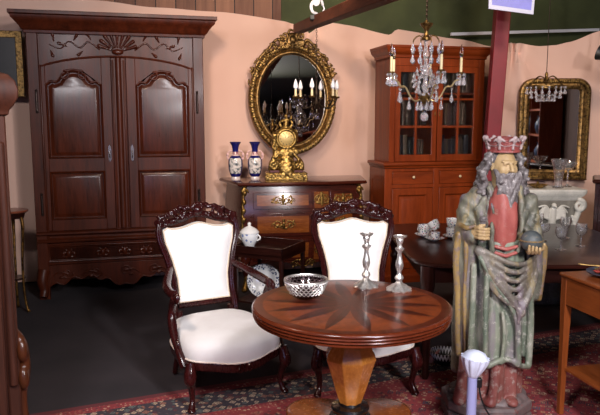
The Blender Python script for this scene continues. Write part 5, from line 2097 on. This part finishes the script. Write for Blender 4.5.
# crystal chandelier
def make_crystal():
    t = thing('crystal_chandelier', 'crystal chandelier with five candle arms and hanging drops in front of the bookcase', 'chandelier', (.858, 4.6, 1.70), 0)
    b = B()
    b.lathe([(0, -.01), (.02, .0), (.035, .02), (.045, .04), (.03, .055), (.014, .07)], n=20)
    b.build('hub', BRASS, t)
    b = B()
    b.lathe([(.012, .065), (.012, .08), (.022, .1), (.026, .12), (.016, .14), (.012, .16), (.02, .18), (.024, .21), (.018, .25), (.012, .28), (.018, .31), (.02, .34), (.012, .38), (.014, .42)], n=12)
    b.build('crystal_stem', CRYSTAL, t, angle=25, label='baluster stem of cut crystal')
    b = B()
    b.lathe([(.014, .42), (.03, .425), (.032, .44), (.016, .455), (.012, .48), (.02, .5), (.042, .525), (.044, .535), (.014, .545), (.006, .56)], n=24)
    b.build('canopy', BRASS, t)
    b = B()
    b.tube([(0, 0, .555), (0, 0, 1.33)], .004, 6)
    zc = .56
    while zc < 1.33:
        b.ell((0, 0, zc), (.008, .008, .012), 8, 5)
        zc += .03
    b.build('chain', IRON, t)
    # crown of small arms with drops
    for k in range(8):
        a = TAU * k / 8 + .2
        b = B()
        b.tube(catmull([(.014 * cos(a), .014 * sin(a), .43), (.05 * cos(a), .05 * sin(a), .455), (.085 * cos(a), .085 * sin(a), .435), (.095 * cos(a), .095 * sin(a), .41)], 4), .0025, 6)
        ar = b.build('upper_arm', BRASS, t)
        b = B()
        drop(b, (.095 * cos(a), .095 * sin(a), .41), .05, .016)
        b.ell((.095 * cos(a), .095 * sin(a), .345), (.011, .009, .011), 6, 4)
        drop(b, (.095 * cos(a), .095 * sin(a), .335), .055, .017)
        b.build('crystal_drop', CRYSTAL, ar, angle=10)
    angs = [0.03, 1.25, 2.5, 3.35, 4.95]
    for a in angs:
        b = B()
        R_ = .245
        P = [(.03, .03), (.07, .015), (.11, .05), (.145, .11), (.18, .115), (.205, .15), (.235, .165), (R_, .195)]
        b.tube(catmull([(r * cos(a), r * sin(a), z) for r, z in P], 5), .0055, 8)
        am = b.build('arm', plain('pale_brass', (206, 184, 140), .28, .8), t)
        candle(am, (R_ * cos(a), R_ * sin(a), .205), .105, .0135, BULB, .09)
        for k in range(6):
            q = a + TAU * k / 6
            c = (R_ * cos(a) + .026 * cos(q), R_ * sin(a) + .026 * sin(q), .205)
            b = B()
            b.ell((c[0], c[1], c[2] - .012), (.008, .008, .009), 6, 4)
            drop(b, (c[0], c[1], c[2] - .02), .055, .014)
            b.build('crystal_drop', CRYSTAL, am, angle=10)
        for r, z, L in ((.115, .045, .06), (.185, .108, .075)):
            b = B()
            b.ell((r * cos(a), r * sin(a), z - .012), (.008, .008, .009), 6, 4)
            drop(b, (r * cos(a), r * sin(a), z - .02), L, .014)
            b.build('crystal_drop', CRYSTAL, am, angle=10)
    # bead strings from the crown down to the hub, and basket under the hub
    for k in range(10):
        a = TAU * k / 10
        b = B()
        n = 6
        for i in range(n):
            u = i / (n - 1)
            r = .03 + .042 * sin(PI * u) + .028 * (k % 2) * (1 - u)
            drop(b, (r * cos(a + .3 * u), r * sin(a + .3 * u), .07 + .17 * u + .02 * (k % 3)), .03, .012)
        b.build('bead_string', CRYSTAL, t, angle=10)
    for k in range(8):
        a = TAU * k / 8 + .1
        b = B()
        drop(b, (.05 * cos(a), .05 * sin(a), .02), .06, .015)
        b.build('crystal_drop', CRYSTAL, t, angle=10)
    b = B()
    b.tube([(0, 0, 0), (0, 0, -.06)], .002, 5)
    b.lathe([(0, -.125), (.02, -.118), (.03, -.1), (.031, -.088), (.022, -.07), (.008, -.06), (0, -.058)], n=10)
    b.build('crystal_ball', CRYSTAL, t, angle=10)


make_crystal()

# small basket chandelier in front of the arched mirror
bc = thing('basket_chandelier', 'small brass and crystal basket light hanging in front of the arched mirror', 'chandelier', (2.0, 5.45, 1.80), 0)
b = B()
b.tube([(0, 0, .16), (0, 0, 1.245)], .003, 6)
b.build('cord', IRON, bc)
b = B()
b.lathe([(0, .09), (.018, .095), (.024, .11), (.012, .13), (.014, .15), (.006, .17)], n=16)
for k in range(6):
    a = TAU * k / 6 + .15
    b.tube(catmull([(.012 * cos(a), .012 * sin(a), .12), (.06 * cos(a), .06 * sin(a), .135), (.11 * cos(a), .11 * sin(a), .10), (.15 * cos(a), .15 * sin(a), .055)], 4), .004, 6)
b.tube([(.15 * cos(TAU * i / 40), .15 * sin(TAU * i / 40), .055) for i in range(40)], .006, 6, True)
b.build('brass_frame', BRASS, bc)
for ring, (r, z, n) in enumerate(((.15, .05, 18), (.115, .015, 14), (.07, -.01, 10))):
    for k in range(n):
        b = B()
        a = TAU * k / n + ring
        b.ell((r * cos(a), r * sin(a), z - .006), (.009, .009, .009), 6, 4)
        drop(b, (r * cos(a), r * sin(a), z - .012), .036, .013)
        b.build('crystal_drop', CRYSTAL, bc, angle=10)

# ------------------------------------------------------------------ arched gilt mirror on the right
am_ = thing('arched_mirror', 'gilt mirror with rounded upper corners hanging on the peach cloth at the right', 'mirror', (2.375, 6.235, 1.02), 0, rot=(math.radians(0), 0, math.radians(-5)))


def rrect(w, z0, z1, r, n=10):
    pts = [(-w, z0), (w, z0)]
    for i in range(n + 1):
        a = PI / 2 * i / n
        pts.append((w - r + r * cos(a), z1 - r + r * sin(a)))
    for i in range(n + 1):
        a = PI / 2 + PI / 2 * i / n
        pts.append((-w + r + r * cos(a), z1 - r + r * sin(a)))
    return pts


OW, OH = .325, .945
rings = []
b = B()
ol = rrect(OW, 0, OH, .13)
prof = [(0, .03), (0, -.012), (.010, -.026), (.024, -.030), (.038, -.022), (.050, -.010), (.066, -.012), (.074, -.018), (.088, -.012), (.1, .004), (.1, .03)]
m = len(ol)
P = [Vector(p) for p in ol]
nr = []
for i in range(m):
    a_, b_, c_ = P[i - 1], P[i], P[(i + 1) % m]
    d1, d2 = (b_ - a_).normalized(), (c_ - b_).normalized()
    q = Vector((-d1.y, d1.x)) + Vector((-d2.y, d2.x))
    nr.append(q / max(q.length_squared / 2, .5))
for ins, y in prof:
    rings.append([(P[i].x + nr[i].x * ins, y, P[i].y + nr[i].y * ins) for i in range(m)])
b.loft(rings + [rings[0]], cap=False)
f = b.build('frame', GILT_D, am_, angle=35)
b = B()
for i in range(m):
    p0 = P[i] + nr[i] * .030
    p1 = P[(i + 1) % m] + nr[(i + 1) % m] * .030
    L = (p1 - p0).length
    k = max(1, int(L / .02))
    for j in range(k):
        p = p0 + (p1 - p0) * (j / k)
        b.ell((p.x, -.029, p.y), (.0085, .007, .0085), 6, 4)
b.build('beading', GILT, f)
b = B()
ig = [(p.x + q.x * .097, p.y + q.y * .097) for p, q in zip(P, nr)]
b.plate(ig, .008, .016)
b.build('glass', MIRROR, am_, angle=20)

# ------------------------------------------------------------------ white carved pedestal, with vase and dish
WH = painted('chalky_white_paint', (188, 186, 176), (212, 208, 198), (160, 158, 148), 12, .6)
pd = thing('pedestal', 'white carved pedestal with a spread-winged bird relief below the arched mirror', 'pedestal', (2.175, 5.72, 0), 0)
b = B()
for (w0, w1, z0, z1) in ((.245, .255, .955, .975), (.255, .255, .975, 1.0), (.19, .22, .90, .93), (.22, .245, .93, .955)):
    b.loft([[(sx * w, sy * w * .7, z) for sx, sy in ((-1, -1), (1, -1), (1, 1), (-1, 1))] for w, z in ((w0, z0), (w1, z1))])
b.build('top_slab', WH, pd, .004)
b = B()
b.loft([[(sx * w, sy * w * .7, z) for sx, sy in ((-1, -1), (1, -1), (1, 1), (-1, 1))] for w, z in ((.17, .1), (.16, .12), (.15, .62), (.165, .66), (.19, .90))])
b.loft([[(sx * w, sy * w * .8, z) for sx, sy in ((-1, -1), (1, -1), (1, 1), (-1, 1))] for w, z in ((.22, 0), (.22, .06), (.2, .075), (.17, .1))])
b.build('shaft', painted('grey_recess_shade', (96, 92, 84), (128, 124, 114), (150, 146, 136), 12, .58), pd, .005, label='ground greyed for recess shade')  # shade of the carved recesses put into the shaft's grey colour
g = G((-.27, -.24, .58), (.27, -.02, .95), .006)
g.cap((-.02, -.135, .70), (-.02, -.155, .83), .034, .026, .015)
g.ell((-.02, -.17, .865), (.022, .024, .022), .006)
g.cap((-.02, -.185, .862), (-.005, -.2, .852), .009, .005, .004)
for s in (-1, 1):
    for k in range(6):
        g.path(catmull([(-.02 + s * .02, -.145, .80 - .012 * k), (-.02 + s * (.07 + .006 * k), -.165, .86 - .02 * k), (-.02 + s * (.135 - .012 * k), -.15, .845 - .045 * k)], 5), .013, .008, .004)
    g.path([(p[0], -.15, p[2]) for p in spiral((s * .205, .86), .05, .012, PI / 2, 1.4, 18, 0, -s)], .022, .012, .005)
    g.path(catmull([(s * .205, -.135, .81), (s * .18, -.13, .72), (s * .15, -.12, .62)], 5), .026, .02, .01)
    for k in range(5):
        g.ell((s * (.16 + .008 * k), -.145, .76 - .03 * k), (.03, .014, .014), .005, Matrix.Rotation(s * .6, 4, 'Y'))
for k in range(3):
    g.cap((-.02, -.135, .71), (-.02 + .03 * (k - 1), -.14, .63), .014, .01, .006)
g.build('bird_relief', WH, pd, 'carved bird with open wings between scrolls')

gv = thing('glass_vase', 'tall flared cut glass vase on the white pedestal', 'vase', (2.232, 5.68, 1.0005), 0)
B().shell([(.045, 0), (.046, .008), (.03, .014), (.032, .05), (.04, .12), (.052, .19), (.072, .25)], n=40, th=.004, mod=lambda a, j: 1 + (.03 * cos(10 * a) if 2 < j < 10 else 0)).build('vase_body', WGLASS, gv, angle=60)
gv = thing('compote', 'small scalloped glass dish on a stem behind the flared vase', 'dish', (2.355, 5.79, 1.0005), 0)
B().lathe([(.04, 0), (.04, .004), (.012, .01), (.007, .03), (.007, .13), (.016, .145)], n=24).build('stem', WGLASS, gv)
B().shell([(.012, .143), (.04, .155), (.06, .18), (.075, .22)], n=40, th=.003, mod=lambda a, j: 1 + (.05 * cos(8 * a) if 1 < j < 6 else 0)).build('bowl', WGLASS, gv, angle=60)
gd = thing('gilt_dish', 'low gilt metal dish on the left of the white pedestal top', 'dish', (2.055, 5.68, 1.0005), 0)
B().shell([(.04, 0), (.05, .008), (.075, .022), (.086, .032)], n=36, th=.003, mod=lambda a, j: 1 + .02 * cos(12 * a)).build('dish_body', GILT, gd)
B().lathe([(.03, .004), (.034, .02), (.02, .034), (.008, .05), (.01, .058), (0, .062)], n=20).build('centre_knob', GILT, gd)

# ------------------------------------------------------------------ left edge: picture, plant stand, cabinet
pc = thing('framed_picture', 'dark picture in a gilt frame on the cloth left of the armoire', 'picture', (-2.70, 6.0, 1.79), 12)
b = B()
out = [(-.3, 0), (.22, 0), (.22, .58), (-.3, .58)]
inn = [(-.24, .06), (.16, .06), (.16, .52), (-.24, .52)]
b.panel(out, [(0, .03), (0, -.012), (.012, -.02), (.03, -.006), (.045, -.012), (.058, .004), (.06, .012)])
b = B()
b.plate(out, -.004, .03, [inn[::-1]])
b.build('frame', GILT_D, pc, .006, seg=3)
B().plate([(-.245, .055), (.165, .055), (.165, .525), (-.245, .525)], .006, .02).build('canvas', plain('dark_painting', (30, 26, 24), .4, 0, .3, 6), pc, label='very dark painted canvas')

ps = thing('plant_stand', 'tall slim stand with a round brown top and gilt legs left of the armoire', 'stand', (-2.36, 5.33, 0), 0)
B().lathe([(.0, .835), (.12, .836), (.132, .842), (.136, .85), (.13, .858), (0, .86)], n=36).build('top', wood('stand_top_wood', (110, 52, 36), (150, 84, 60), (4, 4, 4), .3, .4), ps, label='round brown top')
B().lathe([(.10, .79), (.11, .835)], n=24).build('frieze', W_DARK, ps)
for k in range(3):
    a = TAU * k / 3 - .25
    b = B()
    c, s_ = cos(a), sin(a)
    b.tube(catmull([(.095 * c, .095 * s_, .80), (.105 * c, .105 * s_, .70), (.085 * c, .085 * s_, .45), (.085 * c, .085 * s_, .2), (.105 * c, .105 * s_, .05), (.125 * c, .125 * s_, .012)], 6), [.016 - .006 * min(1, i / 12) + .003 * max(0, (i - 24) / 6) for i in range(31)], 10)
    b.build('leg', gilt('gilt_stand_leg', (150, 110, 56), (64, 40, 22), .4, 20), ps)
B().lathe([(.03, .28), (.085, .283), (.09, .29), (.085, .298), (0, .3)], n=24).build('lower_shelf', W_DARK, ps)

cb = thing('cabinet', 'dark old oak cabinet side with a rounded cornice at the left edge of the picture', 'cabinet', (-1.16, 2.62, RUGZ), 24)
b = B()
b.span(-.55, -.012, .0, .5, .12, 1.62)
b.build('carcase', W_CAB, cb, .004)
b = B()
b.span(-.05, .0, -.015, .035, .0, 1.62)
b.tube([(-.025, -.02, .5), (-.025, -.02, 1.5)], .017, 10)
b.build('corner_post', W_CAB, cb, .008)
b = B()
b.span(-.58, -.55, -.015, .035, 0, 1.62)
b.build('corner_post', W_CAB, cb, .008)
rings = []
for o, z in ((0, 1.6), (.012, 1.605), (.016, 1.625), (.03, 1.64), (.045, 1.67), (.048, 1.70), (.038, 1.735), (.016, 1.76), (-.03, 1.775)):
    rings.append([(-.58 - o, -.015 - o, z), (.0 + o * 1.1, -.015 - o, z), (.0 + o * 1.1, .5, z), (-.58 - o, .5, z)])
B().loft(rings).build('cornice', W_CAB, cb, .004)
dr = B().plate([(-.545, .16), (-.056, .16), (-.056, 1.58), (-.545, 1.58)], -.008, .012, [[(-.49, .24), (-.49, 1.5), (-.11, 1.5), (-.11, .24)]]).build('door', W_CAB, cb, .003)
B().panel([(-.49, .24), (-.11, .24), (-.11, 1.5), (-.49, 1.5)], [(-.003, .0), (.01, -.004), (.02, .008), (.05, .002)]).build('panel', W_CAB, dr)
B().span(-.585, .005, -.02, .5, .0, .12).build('plinth', W_CAB, cb, .006)
g = G((-.06, -.06, .0), (.09, .07, .78), .007)
fy = .045
g.path(catmull([(-.02, .01, .72), (.01, .02, .66), (.018, .02, .56), (.0, .02, .46), (.0, .02, .36), (.02, .02, .24), (.012, .02, .1), (.03, .02, .02)], 6), .024, .024, .01)
for z in (.64, .52, .3, .2):
    g.ell((.012, .0, z), (.024, .03, .05), .01)
g.build('carved_bracket', wood('carved_bracket_wood', (40, 17, 8), (78, 38, 17), (9, 9, 2), .4, .3), cb, 'warm brown carved scroll bracket')

# ------------------------------------------------------------------ right edge: dark cupboard and a black spotlight
dk = thing('cupboard', 'dark brown cupboard cut off by the right edge beyond the dark table', 'cupboard', (2.36, 5.25, 0), -24)
B().span(0, .5, 0, .45, .06, 1.08).build('carcase', W_DARK, dk, .004)
B().loft([[(-o, -o, z), (.5 + o, -o, z), (.5 + o, .45, z), (-o, .45, z)] for o, z in ((.0, 1.08), (.018, 1.085), (.024, 1.1), (.01, 1.115))]).build('top', W_DARK, dk, .002)
d_ = B().plate([(.03, .12), (.47, .12), (.47, 1.05), (.03, 1.05)], -.015, .0, [[(.09, .2), (.09, .97), (.41, .97), (.41, .2)]]).build('door', W_DARK, dk, .003)
B().panel([(.09, .2), (.41, .2), (.41, .97), (.09, .97)], [(-.003, -.002), (.01, -.004), (.02, -.003), (.05, -.012)]).build('panel', W_DARK, d_)
B().span(-.006, .506, -.01, .45, 0, .06).build('plinth', W_DARK, dk, .003)
sl = thing('spotlight', 'black spotlight can at the upper right edge', 'lamp', (2.50, 5.5, 2.12), 0)
b = B(Matrix.Rotation(math.radians(-70), 4, 'Y'))
b.shell([(.02, -.08), (.05, -.075), (.055, .0), (.075, .06)], n=24, th=.004)
b.build('lamp_can', plain('matt_black', (12, 12, 12), .5), sl)
b = B()
b.tube([(.03, 0, 0), (.05, 0, .1), (.05, 0, .925)], .008, 8)
b.build('bracket', plain('matt_black_stem', (12, 12, 12), .5), sl)

# ------------------------------------------------------------------ far side of the room, seen in the mirrors
sh = thing('shelf_unit', 'plain brown shelf unit standing against the wall opposite the mirrors', 'shelf', (3.22, .2, 0), -90)
b = B()
b.span(-1.3, 1.3, .17, .2, 0, 2.1)
for x in (-1.29, -.43, .43, 1.29):
    b.span(x - .015, x + .015, -.15, .2, 0, 2.1)
b.build('frame', wood('shelf_wood', (86, 40, 24), (140, 76, 48), (8, 8, 1), .5, .1), sh)
for z in (.3, .85, 1.3, 1.72, 2.07):
    B().span(-1.27, 1.27, -.15, .17, z, z + .03).build('shelf_board', wood('shelf_board_wood', (120, 62, 38), (170, 100, 64), (1, 8, 8), .5, .1), sh)
BV = plain('slate_blue_jar', (60, 72, 92), .3, 0, .2, 12)
pv = None
for i, (x, z, k) in enumerate(((-.85, 1.3305, 1), (-.5, 1.3305, .9), (-.1, 1.3305, 1.1), (.35, 1.3305, .95), (.85, 1.3305, 1), (1.2, 1.3305, 1.1), (.2, .8805, 1.0), (.9, .8805, .9))):
    lab = 'blue-grey jar on the shelf unit opposite the mirrors'
    if pv is None:
        pv = thing('jar', lab, 'jar', (3.22, x, z), 0, 'jars on the shelf unit')
        B().shell([(.07, 0), (.08, .01), (.11, .1), (.11, .18), (.07, .25), (.06, .28), (.08, .31)], n=24, th=.006).build('jar_body', BV, pv)
    else:
        dup(pv, (3.22, x, z), 0, lab, 'jars on the shelf unit')

# ------------------------------------------------------------------ camera
cam = bpy.data.cameras.new('camera')
cam.sensor_width = 36
cam.lens = 36 * 660 / 600
co = bpy.data.objects.new('camera', cam)
COL.objects.link(co)
co.location = (0, 0, 1.6)
co.rotation_euler = (PI / 2 - math.atan((207.5 - 118) / 660), 0, 0)
cam.clip_start = .05
SC.camera = co


# ------------------------------------------------------------------ light
def lamp(name, kind, loc, target, power, col, size=.2, spot=None, blend=.6, sy=None):
    l = bpy.data.lights.new(name, kind)
    l.energy = power
    l.color = srgb(col)[:3]
    if kind == 'AREA':
        l.size = size
        if sy:
            l.shape = 'RECTANGLE'
            l.size_y = sy
    else:
        l.shadow_soft_size = size
    if kind == 'SPOT':
        l.spot_size = math.radians(spot)
        l.spot_blend = blend
    o = bpy.data.objects.new(name, l)
    COL.objects.link(o)
    o.location = loc
    o.rotation_euler = (Vector(target) - Vector(loc)).to_track_quat('-Z', 'Y').to_euler()
    return o


WARM = (255, 226, 200)
lamp('photo_lamp', 'AREA', (1.5, .1, 2.15), (.1, 4, .85), 84, (252, 248, 250), .2)
lamp('added_key_light', 'AREA', (1.0, .55, 2.85), (.1, 3.9, .7), 90, (250, 246, 250), .45)  # added key softbox, no such lamp seen, soft light from above
lamp('added_key_light', 'AREA', (-.9, .35, 2.85), (-.2, 3.9, .7), 80, (250, 246, 250), .45)  # second added key softbox, from the left
lamp('warm_spot', 'SPOT', (-.75, 3.6, 2.95), (-.35, 6.8, 1.7), 135, WARM, .12, 80, .9)
lamp('warm_spot', 'SPOT', (.3, 3.9, 2.95), (.3, 6.8, 1.6), 130, WARM, .12, 95, .9)
lamp('warm_spot', 'SPOT', (1.9, 3.6, 2.95), (1.9, 6.3, 1.4), 105, WARM, .12, 95, .9)
lamp('warm_spot', 'SPOT', (-1.6, 2.9, 2.98), (-.3, 3.9, .4), 110, (255, 228, 208), .15, 80, .9)
lamp('warm_spot', 'SPOT', (1.9, .2, 2.95), (3.3, .2, 1.4), 70, WARM, .12, 110, .9)  # unseen lamp added to brighten the shelf unit reflected in the mirrors
wd = bpy.data.worlds.new('world')
wd.use_nodes = True
wd.node_tree.nodes['Background'].inputs[0].default_value = (.05, .05, .06, 1)
wd.node_tree.nodes['Background'].inputs[1].default_value = 1.0
SC.world = wd
vs_ = SC.view_settings
vs_.view_transform = 'Standard'
vs_.look = 'None'
vs_.gamma = 1
vs_.use_curve_mapping = False
vs_.exposure = 0.0
